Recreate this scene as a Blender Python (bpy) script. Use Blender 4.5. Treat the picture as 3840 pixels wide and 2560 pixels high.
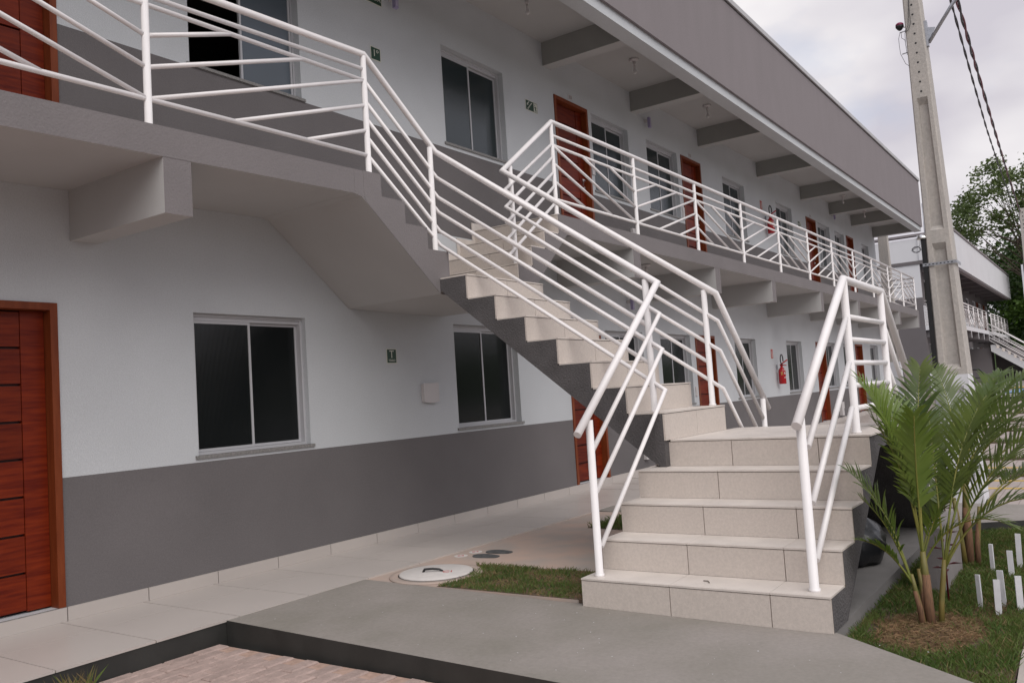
import bpy, math, random
from mathutils import Vector, Matrix, noise
import numpy as np
random.seed(7)
D = bpy.data
S = bpy.context.scene
for o in list(D.objects): D.objects.remove(o, do_unlink=True)

# ------------------------------------------------------------------ camera, sky, sun, exposure
cam_data = D.cameras.new('camera'); cam = D.objects.new('camera', cam_data); S.collection.objects.link(cam)
CR = Vector((.57109514, -.81833471, -.06464237)); CU = Vector((-.01654183, -.09020383, .99578594)); CF = Vector((.82071719, .56761921, .06505173))
CP = Vector((0, -5.87765, 1.30109))
cam.matrix_world = Matrix(((CR.x, CU.x, -CF.x, CP.x), (CR.y, CU.y, -CF.y, CP.y), (CR.z, CU.z, -CF.z, CP.z), (0, 0, 0, 1)))
cam_data.sensor_width = 36; cam_data.sensor_fit = 'HORIZONTAL'; cam_data.lens = 30.0863
cam_data.clip_start = .05; cam_data.clip_end = 2000
S.camera = cam

SUN_DIR = Vector((-.42, -.55, .80)).normalized()
SUN_EL = math.asin(SUN_DIR.z); SUN_ROT = math.atan2(SUN_DIR.x, SUN_DIR.y)
W = D.worlds.new('World'); S.world = W; W.use_nodes = True
nt = W.node_tree; nt.nodes.clear()
def N(t, **k):
    n = nt.nodes.new(t)
    for a, b in k.items(): setattr(n, a, b)
    return n
out = N('ShaderNodeOutputWorld'); bg = N('ShaderNodeBackground'); bg.inputs['Strength'].default_value = .072
sky = N('ShaderNodeTexSky', sky_type='NISHITA', sun_disc=False, sun_elevation=SUN_EL, sun_rotation=SUN_ROT, air_density=1.2, dust_density=2.0)
tc = N('ShaderNodeTexCoord'); mp = N('ShaderNodeMapping'); mp.inputs['Scale'].default_value = (1, 1, 2.0); mp.inputs['Location'].default_value = (.35, .2, .1)
n1 = N('ShaderNodeTexNoise'); n1.inputs['Scale'].default_value = 2.6; n1.inputs['Detail'].default_value = 6; n1.inputs['Roughness'].default_value = .52
n2 = N('ShaderNodeTexNoise'); n2.inputs['Scale'].default_value = 4.5; n2.inputs['Detail'].default_value = 3.5; n2.inputs['Roughness'].default_value = .5
r1 = N('ShaderNodeValToRGB'); r1.color_ramp.elements[0].position = .34; r1.color_ramp.elements[1].position = .52
r1.color_ramp.elements[0].color = (.15, .15, .15, 1); r1.color_ramp.elements[1].color = (1, 1, 1, 1)
r2 = N('ShaderNodeValToRGB'); e = r2.color_ramp.elements
e[0].position = .36; e[0].color = (6.3, 6.0, 6.6, 1); e[1].position = .66; e[1].color = (9.2, 8.9, 9.0, 1)
blue = N('ShaderNodeMixRGB'); blue.blend_type = 'MIX'; blue.inputs['Fac'].default_value = .65; blue.inputs['Color2'].default_value = (5.9, 6.5, 8.4, 1)
mx = N('ShaderNodeMixRGB')
L = nt.links.new
L(tc.outputs['Generated'], mp.inputs['Vector']); L(mp.outputs[0], n1.inputs['Vector']); L(mp.outputs[0], n2.inputs['Vector'])
L(n1.outputs['Fac'], r1.inputs['Fac']); L(n2.outputs['Fac'], r2.inputs['Fac'])
L(sky.outputs[0], blue.inputs['Color1']); L(blue.outputs[0], mx.inputs['Color1']); L(r2.outputs[0], mx.inputs['Color2']); L(r1.outputs[0], mx.inputs['Fac'])
L(mx.outputs[0], bg.inputs['Color']); L(bg.outputs[0], out.inputs['Surface'])

sun_d = D.lights.new('sun', 'SUN'); sun_d.energy = 1.5; sun_d.angle = math.radians(60); sun_d.color = (1, .96, .91)
sun = D.objects.new('sun', sun_d); S.collection.objects.link(sun)
sun.rotation_euler = SUN_DIR.to_track_quat('Z', 'Y').to_euler()
S.view_settings.view_transform = 'Standard'; S.view_settings.look = 'None'; S.view_settings.gamma = 1
S.view_settings.use_curve_mapping = False
S.view_settings.exposure = 0.5

# ------------------------------------------------------------------ materials
MATS = {}
def mat(name, col, rough=.7, metal=0., var=0., vscale=3., bump=0., bscale=80., bdist=.004, col2=None, spec=.5, detail=4, rnd=0., trans=0., streak=False, grain=0., gscale=140, col3=None, c3pos=.8):
    if name in MATS: return MATS[name]
    m = D.materials.new(name); m.use_nodes = True; t = m.node_tree; b = t.nodes['Principled BSDF']; l = t.links.new
    b.inputs['Roughness'].default_value = rough; b.inputs['Metallic'].default_value = metal; b.inputs['Specular IOR Level'].default_value = spec
    b.inputs['Base Color'].default_value = (*col, 1)
    tcn = t.nodes.new('ShaderNodeTexCoord')
    geo = t.nodes.new('ShaderNodeNewGeometry')
    src = geo.outputs['Position']
    last = None
    if var > 0 or col2:
        nz = t.nodes.new('ShaderNodeTexNoise'); nz.inputs['Scale'].default_value = vscale; nz.inputs['Detail'].default_value = detail
        if streak:
            mpn = t.nodes.new('ShaderNodeMapping'); mpn.inputs['Scale'].default_value = streak; l(src, mpn.inputs['Vector']); l(mpn.outputs[0], nz.inputs['Vector'])
        else: l(src, nz.inputs['Vector'])
        rp = t.nodes.new('ShaderNodeValToRGB'); rp.color_ramp.elements[0].position = .32; rp.color_ramp.elements[1].position = .68
        c2 = col2 or tuple(c * (1 + var) for c in col); c1 = col if col2 else tuple(c * (1 - var) for c in col)
        rp.color_ramp.elements[0].color = (*c1, 1); rp.color_ramp.elements[1].color = (*c2, 1)
        if col3:
            el = rp.color_ramp.elements.new(c3pos); el.color = (*col3, 1)
        l(nz.outputs['Fac'], rp.inputs['Fac']); last = rp.outputs[0]
    if grain > 0:
        ng = t.nodes.new('ShaderNodeTexNoise'); ng.inputs['Scale'].default_value = gscale; ng.inputs['Detail'].default_value = 5; ng.inputs['Roughness'].default_value = .7; l(src, ng.inputs['Vector'])
        mg = t.nodes.new('ShaderNodeMapRange'); mg.inputs['From Min'].default_value = .3; mg.inputs['From Max'].default_value = .7; mg.inputs['To Min'].default_value = 1 - grain; mg.inputs['To Max'].default_value = 1 + grain; l(ng.outputs['Fac'], mg.inputs['Value'])
        hg = t.nodes.new('ShaderNodeHueSaturation'); l(mg.outputs[0], hg.inputs['Value'])
        if last: l(last, hg.inputs['Color'])
        else: hg.inputs['Color'].default_value = (*col, 1)
        last = hg.outputs[0]
    if rnd > 0:
        oi = t.nodes.new('ShaderNodeObjectInfo'); hs = t.nodes.new('ShaderNodeHueSaturation')
        mr = t.nodes.new('ShaderNodeMapRange'); mr.inputs['To Min'].default_value = 1 - rnd; mr.inputs['To Max'].default_value = 1 + rnd
        l(oi.outputs['Random'], mr.inputs['Value']); l(mr.outputs[0], hs.inputs['Value'])
        if last: l(last, hs.inputs['Color'])
        else: hs.inputs['Color'].default_value = (*col, 1)
        last = hs.outputs[0]
    if last: l(last, b.inputs['Base Color'])
    if bump > 0:
        nb = t.nodes.new('ShaderNodeTexNoise'); nb.inputs['Scale'].default_value = bscale; nb.inputs['Detail'].default_value = 3
        l(src, nb.inputs['Vector'])
        bp = t.nodes.new('ShaderNodeBump'); bp.inputs['Strength'].default_value = bump; bp.inputs['Distance'].default_value = bdist
        l(nb.outputs['Fac'], bp.inputs['Height']); l(bp.outputs[0], b.inputs['Normal'])
    if trans > 0:
        tr = t.nodes.new('ShaderNodeBsdfTranslucent'); ms = t.nodes.new('ShaderNodeMixShader'); ms.inputs[0].default_value = trans
        if last: l(last, tr.inputs['Color'])
        else: tr.inputs['Color'].default_value = (*col, 1)
        o_ = t.nodes['Material Output']; l(b.outputs[0], ms.inputs[1]); l(tr.outputs[0], ms.inputs[2]); l(ms.outputs[0], o_.inputs['Surface'])
    MATS[name] = m; return m

WHITE = mat('white_wall_paint', (.545, .565, .585), .85, var=.05, vscale=.9, bump=.6, bscale=130, bdist=.004, grain=.07, gscale=75)
CEIL = mat('white_ceiling_paint', (.455, .45, .445), .9, var=.03, vscale=1.5, bump=.15, bscale=120)
BEAMG = mat('grey_beam_side', (.30, .30, .285), .85, var=.03)
GREY = mat('grey_wall_paint', (.143, .132, .134), .85, var=.09, vscale=.9, bump=.6, bscale=130, bdist=.004, grain=.10, gscale=75)
STUCCO = mat('grey_rough_stucco', (.195, .178, .180), .85, var=.05, vscale=2, bump=.6, bscale=85, bdist=.005, grain=.06, gscale=90)
STUCCO2 = mat('grey_stair_side_stucco', (.092, .086, .088), .85, var=.14, vscale=6, bump=1., bscale=70, bdist=.008, grain=.22, gscale=80)
FASCIA = mat('taupe_fascia_paint', (.225, .200, .207), .85, var=.03, vscale=1.4, bump=.4, bscale=110, streak=(2, 2, .5), grain=.05, gscale=40)
COPING = mat('pale_coping', (.46, .46, .47), .7, var=.06, vscale=3)
RAILW = mat('white_gloss_pipe_paint', (.82, .79, .79), .30, var=.025, vscale=9)
ALU = mat('white_aluminium', (.50, .50, .52), .35)
ALUD = mat('dark_gasket', (.02, .02, .022), .6)
GRANITE = mat('grey_granite_sill', (.16, .155, .15), .5, col2=(.28, .27, .26), vscale=60, detail=6)
TILE = mat('porcelain_floor_tile', (.50, .455, .425), .32, var=.03, vscale=1.5, rnd=.025)
STILE = mat('stair_riser_tile', (.575, .515, .468), .45, var=.06, vscale=60, grain=.07, gscale=160, rnd=.04, bump=.06, bscale=300)
TTILE = mat('stair_tread_tile', (.63, .575, .53), .5, var=.08, vscale=5, grain=.05, gscale=120, rnd=.03)
GROUT = mat('tan_grout', (.33, .26, .19), .9, var=.1, vscale=20)
RAMP = mat('ramp_cement', (.225, .208, .182), .75, vscale=1.7, bump=.3, bscale=45, col2=(.285, .258, .238), detail=10, grain=.09, gscale=38)
KERB = mat('black_kerb_paint', (.028, .028, .026), .6, var=.25, vscale=4, bump=.2, bscale=40)
DIRT = mat('stained_cement', (.36, .315, .285), .85, col2=(.47, .345, .285), vscale=2.6, detail=8, bump=.3, bscale=60)
PAVER = mat('pink_paver', (.37, .28, .25), .9, var=.14, vscale=14, detail=8, rnd=.09, grain=.12, gscale=60, bump=.7, bscale=60, bdist=.004)
SAND = mat('joint_sand', (.42, .29, .235), .95, var=.15, vscale=30)
WOODL = mat('red_wood_door', (.095, .0075, .002), .45, spec=.22, col2=(.185, .022, .004), vscale=2.0, streak=(2.2, 2.2, 22), detail=5, rnd=.16)
WOODF = mat('orange_wood_frame', (.155, .032, .009), .45, spec=.25, col2=(.215, .05, .015), vscale=2.5, streak=(12, 12, 1.5), rnd=.08)
CHROME = mat('brushed_chrome', (.75, .75, .75), .22, metal=1.)
CONC = mat('weathered_pole_concrete', (.42, .395, .37), .9, col2=(.48, .445, .41), vscale=3, detail=10, streak=(4, 4, .8), col3=(.36, .22, .13), c3pos=.84, grain=.14, gscale=30, bump=.5, bscale=45, bdist=.004)
PWHITE = mat('white_lime_paint', (.66, .66, .69), .8, var=.05, vscale=6, bump=.3, bscale=60)
GALV = mat('galvanised_steel', (.42, .43, .46), .42, metal=.85, var=.08, vscale=20)
BLACK = mat('black_plastic', (.012, .012, .013), .45)
BAG = mat('black_bin_bag', (.022, .023, .026), .3, bump=.5, bscale=14, bdist=.02)
SOIL = mat('lawn_soil', (.10, .07, .05), .95, var=.25, vscale=8)
STRAW = mat('dry_mulch', (.23, .14, .075), .95, var=.35, vscale=12)
MANW = mat('white_cast_cover', (.58, .55, .53), .8, var=.06, vscale=12, bump=.35, bscale=50)
SLATE = mat('dark_slate_patch', (.075, .078, .08), .7, var=.35, vscale=22)
REDP = mat('red_paint_lettering', (.45, .03, .03), .6)
GREEN = mat('sign_green', (.008, .045, .022), .45)
SIGNW = mat('sign_cream', (.62, .62, .55), .5)
SIGNR = mat('sign_red', (.42, .012, .02), .45)
EXTR = mat('extinguisher_red', (.40, .008, .014), .25)
PLAST = mat('white_plastic', (.58, .55, .55), .4)
LAV = mat('lavender_lamp_housing', (.33, .29, .46), .4)
STAKE = mat('white_painted_stake', (.68, .68, .71), .7, var=.05, vscale=20)
BULB = mat('frosted_bulb', (.62, .60, .60), .25)
LABEL = mat('pale_label', (.62, .55, .52), .5)
YELLOW = mat('yellow_label', (.55, .42, .12), .5)
BARK = mat('tree_bark', (.11, .085, .065), .9, var=.25, vscale=8)
CANE = mat('palm_cane', (.115, .115, .028), .55, col2=(.20, .145, .04), vscale=7)
SHEATH = mat('palm_dry_sheath', (.22, .115, .062), .85, col2=(.11, .06, .035), vscale=18, streak=(10, 10, 1))
RACHIS = mat('palm_rachis', (.23, .20, .035), .5, col2=(.13, .16, .03), vscale=4)
FROND = mat('palm_leaflet', (.058, .100, .016), .36, col2=(.125, .165, .034), vscale=3.2, trans=.28, rnd=.14)
FRONDY = mat('young_palm_leaflet', (.105, .170, .022), .38, col2=(.165, .225, .038), vscale=3.2, trans=.3)
REDLEAF = mat('crimson_leaf', (.20, .012, .028), .4, col2=(.09, .012, .018), vscale=20, trans=.2)
GRASS = mat('grass_blades', (.07, .13, .022), .6, col2=(.145, .19, .045), vscale=5, trans=.3)
GRASSDRY = mat('dry_grass_blades', (.26, .18, .09), .8, col2=(.14, .12, .04), vscale=9, trans=.2)
LEAFA = mat('tree_leaf_light', (.075, .115, .030), .55, col2=(.125, .165, .050), vscale=.6, trans=.3)
LEAFB = mat('tree_leaf_dark', (.022, .050, .010), .55, col2=(.055, .105, .015), vscale=.35, trans=.25)
LEAFC = mat('tree_leaf_fresh', (.05, .115, .012), .55, col2=(.095, .175, .02), vscale=.35, trans=.3)
BLUEP = mat('blue_floor_paint', (.18, .29, .48), .7, var=.1, vscale=5)
REDF = mat('red_floor_paint', (.42, .14, .12), .7, var=.1, vscale=5)
YELP = mat('yellow_road_paint', (.52, .36, .10), .8, var=.12, vscale=5)
WHP = mat('white_road_paint', (.60, .58, .56), .8, var=.08, vscale=5)
ASPH = mat('grey_plaza_cement', (.27, .25, .235), .85, var=.1, vscale=2)
W2 = mat('far_white_paint', (.66, .66, .68), .85, var=.03, vscale=1)
G2 = mat('far_grey_paint', (.150, .136, .140), .85, var=.04, vscale=1)
CABR = mat('red_cable', (.16, .03, .045), .5)
CABK = mat('black_cable', (.035, .032, .04), .5)
PHOTO = mat('crimson_plastic', (.22, .012, .07), .35)

def glass(name, ribs, base=(.010, .012, .0125), spec=.36):
    m = D.materials.new(name); m.use_nodes = True; t = m.node_tree; b = t.nodes['Principled BSDF']; l = t.links.new
    b.inputs['Base Color'].default_value = (*base, 1); b.inputs['Roughness'].default_value = .12
    b.inputs['Specular IOR Level'].default_value = spec
    if ribs:
        tcn = t.nodes.new('ShaderNodeNewGeometry')
        wv = t.nodes.new('ShaderNodeTexWave'); wv.bands_direction = 'X'; wv.inputs['Scale'].default_value = 26.0; wv.inputs['Distortion'].default_value = 0
        l(tcn.outputs['Position'], wv.inputs['Vector'])
        bp = t.nodes.new('ShaderNodeBump'); bp.inputs['Strength'].default_value = .12; bp.inputs['Distance'].default_value = .003
        l(wv.outputs['Fac'], bp.inputs['Height']); l(bp.outputs[0], b.inputs['Normal'])
    return m
GLASSU = glass('upper_ribbed_glass', True, (.022, .032, .035), .62); GLASSL = glass('sky_lit_ribbed_glass', True, (.085, .105, .125), .6); GLASS = glass('dark_ribbed_glass', True); GLASSP = glass('dark_plain_glass', False)  # GLASSL base colour is lightened to carry reflected sky light

# ------------------------------------------------------------------ mesh builder
class MB:
    def __init__(s): s.v = []; s.f = []; s.m = []; s.sm = []
    def face(s, pts, mi=0, smooth=False):
        i = len(s.v); s.v += [tuple(p) for p in pts]; s.f.append(tuple(range(i, i + len(pts)))); s.m.append(mi); s.sm.append(smooth); return s
    def box(s, x0, y0, z0, x1, y1, z1, mi=0, faces=None):
        i = len(s.v)
        s.v += [(x0, y0, z0), (x1, y0, z0), (x1, y1, z0), (x0, y1, z0), (x0, y0, z1), (x1, y0, z1), (x1, y1, z1), (x0, y1, z1)]
        q = {'b': (0, 3, 2, 1), 't': (4, 5, 6, 7), 'f': (0, 1, 5, 4), 'k': (2, 3, 7, 6), 'l': (3, 0, 4, 7), 'r': (1, 2, 6, 5)}
        for k, a in q.items():
            s.f.append(tuple(i + j for j in a)); s.m.append(faces.get(k, mi) if faces else mi); s.sm.append(False)
        return s
    def prism(s, poly, axis, a, b, mi=0, cap=None):
        # poly: list of 2-D points; axis 'x': (y,z), 'y': (x,z), 'z': (x,y)
        def P(p, t): return (t, p[0], p[1]) if axis == 'x' else ((p[0], t, p[1]) if axis == 'y' else (p[0], p[1], t))
        n = len(poly); i = len(s.v)
        s.v += [P(p, a) for p in poly] + [P(p, b) for p in poly]
        for k in range(n):
            s.f.append((i + k, i + (k + 1) % n, i + n + (k + 1) % n, i + n + k)); s.m.append(mi[k] if isinstance(mi, (list, tuple)) else mi); s.sm.append(False)
        c = cap if cap is not None else (0 if isinstance(mi, (list, tuple)) else mi)
        s.f.append(tuple(range(i + n - 1, i - 1, -1))); s.m.append(c); s.sm.append(False)
        s.f.append(tuple(range(i + n, i + 2 * n))); s.m.append(c); s.sm.append(False)
        return s
    def tube(s, pts, r, seg=12, mi=0, caps=True):
        pts = [Vector(p) for p in pts]; n = len(pts); rr = r if isinstance(r, (list, tuple)) else [r] * n
        dirs = [(pts[k + 1] - pts[k]).normalized() for k in range(n - 1)]
        ref = Vector((0, 0, 1)) if abs(dirs[0].z) < .9 else Vector((1, 0, 0))
        u = dirs[0].cross(ref).normalized(); i0 = len(s.v)
        for k in range(n):
            if k == 0: t = dirs[0]; m = dirs[0]
            elif k == n - 1: t = dirs[-1]; m = dirs[-1]
            else: t = dirs[k - 1]; m = (dirs[k - 1] + dirs[k]).normalized()
            if k and k < n: u = (u - u.dot(dirs[k - 1]) * dirs[k - 1]).normalized()
            w = t.cross(u)
            for j in range(seg):
                a = 2 * math.pi * j / seg
                p = (u * math.cos(a) + w * math.sin(a)) * rr[k]
                if 0 < k < n - 1:   # mitre: slide along t onto the bisecting plane
                    d = t.dot(m)
                    p = p - t * (p.dot(m) / max(d, .25))
                s.v.append(tuple(pts[k] + p))
            if 0 < k < n - 1:
                u = (u - u.dot(dirs[k]) * dirs[k]).normalized() if abs(u.dot(dirs[k])) < .99 else u
                # carry the frame through the bend by reflection-free rotation
                q = dirs[k - 1].rotation_difference(dirs[k]); u0 = (Vector(s.v[i0 + k * seg]) - pts[k]); u = (u0 - u0.dot(dirs[k]) * dirs[k]).normalized()
        for k in range(n - 1):
            for j in range(seg):
                a = i0 + k * seg + j; b = i0 + k * seg + (j + 1) % seg
                s.f.append((a, b, b + seg, a + seg)); s.m.append(mi); s.sm.append(True)
        if caps:
            s.f.append(tuple(i0 + j for j in reversed(range(seg)))); s.m.append(mi); s.sm.append(False)
            e_ = i0 + (n - 1) * seg; s.f.append(tuple(e_ + j for j in range(seg))); s.m.append(mi); s.sm.append(False)
        return s
    def lathe(s, prof, c, seg=16, mi=0):
        i = len(s.v); n = len(prof)
        for r, z in prof:
            for j in range(seg):
                a = 2 * math.pi * j / seg; s.v.append((c[0] + r * math.cos(a), c[1] + r * math.sin(a), c[2] + z))
        for k in range(n - 1):
            for j in range(seg):
                a = i + k * seg + j; b = i + k * seg + (j + 1) % seg
                s.f.append((a, b, b + seg, a + seg)); s.m.append(mi); s.sm.append(True)
        s.f.append(tuple(i + j for j in reversed(range(seg)))); s.m.append(mi); s.sm.append(False)
        e_ = i + (n - 1) * seg; s.f.append(tuple(e_ + j for j in range(seg))); s.m.append(mi); s.sm.append(False)
        return s
    def xf(s, M):
        s.v = [tuple(M @ Vector(p)) for p in s.v]; return s

ORG = {}
def obj(name, mb, mats, parent=None, at=None, world=True):
    """link one mesh object; vertices are given in world space unless world=False (then they are local to 'at')."""
    me = D.meshes.new(name)
    a = Vector(at) if at is not None else (ORG[parent].copy() if parent is not None else Vector((0, 0, 0)))
    vs = [(p[0] - a.x, p[1] - a.y, p[2] - a.z) for p in mb.v] if world else mb.v
    me.from_pydata(vs, [], mb.f)
    for m in (mats if isinstance(mats, (list, tuple)) else [mats]): me.materials.append(m)
    me.polygons.foreach_set('material_index', mb.m); me.polygons.foreach_set('use_smooth', mb.sm); me.update()
    return inst(name, me, parent, a)
def inst(name, me, parent=None, at=(0, 0, 0), rz=0):
    o = D.objects.new(name, me); S.collection.objects.link(o); a = Vector(at); ORG[o] = a
    if parent is not None: o.parent = parent; o.location = a - ORG[parent]
    else: o.location = a
    if rz: o.rotation_euler = (0, 0, rz)
    return o
def tag(o, label=None, cat=None, group=None, kind=None):
    if label: o['label'] = label
    if cat: o['category'] = cat
    if group: o['group'] = group
    if kind: o['kind'] = kind
    return o
def thing(name, at, label, cat, group=None):
    o = D.objects.new(name, None); S.collection.objects.link(o); o.location = at; ORG[o] = Vector(at); o.empty_display_size = .2
    return tag(o, label, cat, group)
def single(name, mb, mats, at, label, cat, group=None): return tag(obj(name, mb, mats, None, at), label, cat, group)
def structure(name, mb, mats, at=(0, 0, 0)): return tag(obj(name, mb, mats, None, at), kind='structure')
def copy_tree(o, d, parent=None):
    c = o.copy(); S.collection.objects.link(c); ORG[c] = ORG[o] + Vector(d)
    if parent is None: c.location = o.location + Vector(d)
    else: c.parent = parent
    for ch in list(o.children): copy_tree(ch, d, c)
    return c
def lin(x, x0, y0, x1, y1): return y0 + (y1 - y0) * (x - x0) / (x1 - x0)
def gz(x): return -.13 if x < 10 else -.13 + .0094 * (x - 10)
def wz(x): return 0. if x < 10 else .0094 * (x - 10)

def text_mb(txt, size, M, depth=.002, align='CENTER'):
    c = D.curves.new('lettering', 'FONT'); c.body = txt; c.size = size; c.extrude = depth; c.align_x = align; c.align_y = 'CENTER'; c.resolution_u = 3
    o = D.objects.new('lettering', c); S.collection.objects.link(o); dg = bpy.context.evaluated_depsgraph_get(); dg.update()
    me = o.evaluated_get(dg).to_mesh(); mb = MB(); mb.v = [tuple(v.co) for v in me.vertices]; mb.f = [tuple(p.vertices) for p in me.polygons]
    mb.m = [0] * len(mb.f); mb.sm = [False] * len(mb.f); o.evaluated_get(dg).to_mesh_clear(); D.objects.remove(o); D.curves.remove(c)
    return mb.xf(M)
def wall_M(x, y, z):   # text plane facing -Y (out of the wall)
    return Matrix(((1, 0, 0, x), (0, 0, -1, y), (0, 1, 0, z), (0, 0, 0, 1)))

# ------------------------------------------------------------------ ground and paving
g = MB(); xs = [-60, -10, 3.4, 10, 15, 20, 30, 40, 60, 90, 150, 400]; ys = [-300, -60, -20, -8, 0, 8, 20, 80, 300]
for a, b in zip(xs, xs[1:]):
    for c, d in zip(ys, ys[1:]):
        z0, z1 = gz(a) - .035, gz(b) - .035
        g.face([(a, c, z0), (b, c, z0), (b, d, z1) if False else (b, d, z1), (a, d, z0)] if False else [(a, c, z0), (b, c, z1), (b, d, z1), (a, d, z0)])
structure('ground', g, mat('low_bounce_ground', (.07, .067, .065), .9, var=.15, vscale=1.5))  # dark tone chosen to cut light bounced up onto ceilings and beams

# walkway in front of the wall: cement base with tiles
wk = MB()
prof = [-4, 3.48, 10, 20, 29.9]
for a, b in zip(prof, prof[1:]):
    za, zb = wz(a) - .012, wz(b) - .012
    P = [(a, -1.094, -.3), (b, -1.094, -.3), (b, -.001, -.3), (a, -.001, -.3), (a, -1.094, za), (b, -1.094, zb), (b, -.001, zb), (a, -.001, za)]
    wk.face([P[4], P[5], P[6], P[7]], 0); wk.face([P[0], P[1], P[5], P[4]], 1)
wk.face([(29.9, -1.094, -.3), (29.9, 0, -.3), (29.9, 0, wz(29.9) - .012), (29.9, -1.094, wz(29.9) - .012)], 1)
walkway = structure('walkway', wk, [GROUT, KERB])
tw = .593
def tile_mesh(name, sx, sy, sz, m):
    b = MB().box(0, 0, 0, sx, sy, sz); me = D.meshes.new(name); me.from_pydata(b.v, [], b.f); me.materials.append(m); return me
tA = tile_mesh('floor_tile', tw - .007, .651, .014, TILE); tB = tile_mesh('floor_tile', tw - .007, .433, .014, TILE)
tS = tile_mesh('skirting_tile', tw - .007, .012, .092, TILE)
DOORSG = [2.13, 9.79, 14.1, 21.65, 25.65]
k = -8
while 3.0 + tw * (k + 1) < 29.9:
    x = 3.0 + tw * k; z = wz(x + tw / 2) - .013
    inst('floor_tile', tA, walkway, (x, -1.099, z)); inst('floor_tile', tB, walkway, (x, -.443, z))
    inst('skirting_tile', tS, walkway, (x + .045, -.0125, z + .0145))
    k += 1

# pavers, lower left
pv = MB().box(-3, -7.5, -.2, 3.44, -1.098, -.145)
pav = structure('paver_court', pv, SAND)
def paver_mesh():
    b = MB(); h = .03; x, y, e = .0985, .0485, .008
    lo = [(-x, -y), (x, -y), (x, y), (-x, y)]; hi = [(-x + e, -y + e), (x - e, -y + e), (x - e, y - e), (-x + e, y - e)]
    for i in range(4):
        j = (i + 1) % 4
        b.face([(*lo[i], 0), (*lo[j], 0), (*lo[j], h - e), (*lo[i], h - e)]); b.face([(*lo[i], h - e), (*lo[j], h - e), (*hi[j], h), (*hi[i], h)])
    b.face([(*p, h) for p in hi]); me = D.meshes.new('paver'); me.from_pydata(b.v, [], b.f); me.materials.append(PAVER); return me
pm = paver_mesh()
for r in range(18):
    y = -1.155 - r * .1015
    for c in range(-1, 12):
        x = 3.33 - c * .2015 - (.1 if r % 2 else 0)
        if x > 3.36: continue
        o = inst('paver', pm, pav, (x + random.uniform(-.003, .003), y + random.uniform(-.002, .002), -.163 + random.uniform(-.004, .003)), random.uniform(-.015, .015))
        o.rotation_euler.x = random.uniform(-.02, .02)

# ramp with dark painted kerb faces
def ramp(name, xl, xr, flip=1):
    b = MB()
    top = [(xl, -1.099, -.004), (xr, -1.099, -.004), (xr, -4.56, -.050), (xr - flip * .62, -5.42, -.064), (xl - flip * .09, -5.42, -.066)]
    b.face(top, 0)
    n = len(top)
    for i in range(n):
        p, q = top[i], top[(i + 1) % n]
        b.face([(p[0], p[1], -.3), (q[0], q[1], -.3), q, p], 1)
    return structure(name, b, [RAMP, KERB])
ramp('ramp', 3.492, 4.74)
ramp('ramp', 9.66, 8.32, -1)

# stained slab between walkway and stair, with plinth under the stair
side = MB().box(4.742, -2.98, -.3, 8.318, -1.0975, -.011); structure('cement_apron', side, DIRT)
pl = MB().box(4.742, -4.562, -.3, 8.318, -2.982, -.052); structure('stair_plinth', pl, mat('plinth_cement', (.21, .20, .195), .85, var=.08, vscale=5, bump=.2))
# strip of paving at lower right and lawn bed
rp = MB().face([(3.6, -9, -.118), (30, -9, .02), (30, -5.42, .02), (10, -5.40, -.118), (4.9, -5.40, -.118), (4.12, -5.425, -.118), (3.6, -5.425, -.118)]); structure('pavement', rp, mat('pavement_cement', (.42, .375, .345), .85, var=.08, vscale=3, bump=.2))
lw = MB().face([(4.16, -5.40, -.135), (8.9, -5.40, -.135), (8.30, -4.566, -.135), (4.745, -4.566, -.135)]); lawn = structure('lawn_bed', lw, SOIL)

# ------------------------------------------------------------------ apartment building
def facade(mb, x0, x1, y, z0, z1, ops, bands, rev=.15, mrev=0, well=None):
    """bands: [(ztop, material)]; ops: (xa, xb, za, zb)."""
    X = sorted({x0, x1, *[o[0] for o in ops], *[o[1] for o in ops]}); Z = sorted({z0, z1, *[o[2] for o in ops], *[o[3] for o in ops], *[b[0] for b in bands if z0 < b[0] < z1], *([well[2]] if well else [])}); X = sorted(set(X) | set(well[:2] if well else []))
    for a, b in zip(X, X[1:]):
        for c, d in zip(Z, Z[1:]):
            mx_, mz = (a + b) / 2, (c + d) / 2
            if any(o[0] < mx_ < o[1] and o[2] < mz < o[3] for o in ops): continue
            mi = 1 if (well and well[0] < mx_ < well[1] and mz > well[2]) else next(m for t, m in bands if mz < t)
            mb.face([(a, y, c), (b, y, c), (b, y, d), (a, y, d)], mi)
    for a, b, c, d in ops:
        mb.face([(a, y, c), (a, y, d), (a, y + rev, d), (a, y + rev, c)], mrev); mb.face([(b, y, c), (b, y + rev, c), (b, y + rev, d), (b, y, d)], mrev)
        mb.face([(a, y, d), (b, y, d), (b, y + rev, d), (a, y + rev, d)], mrev); mb.face([(a, y, c), (a, y + rev, c), (b, y + rev, c), (b, y, c)], mrev)

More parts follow.
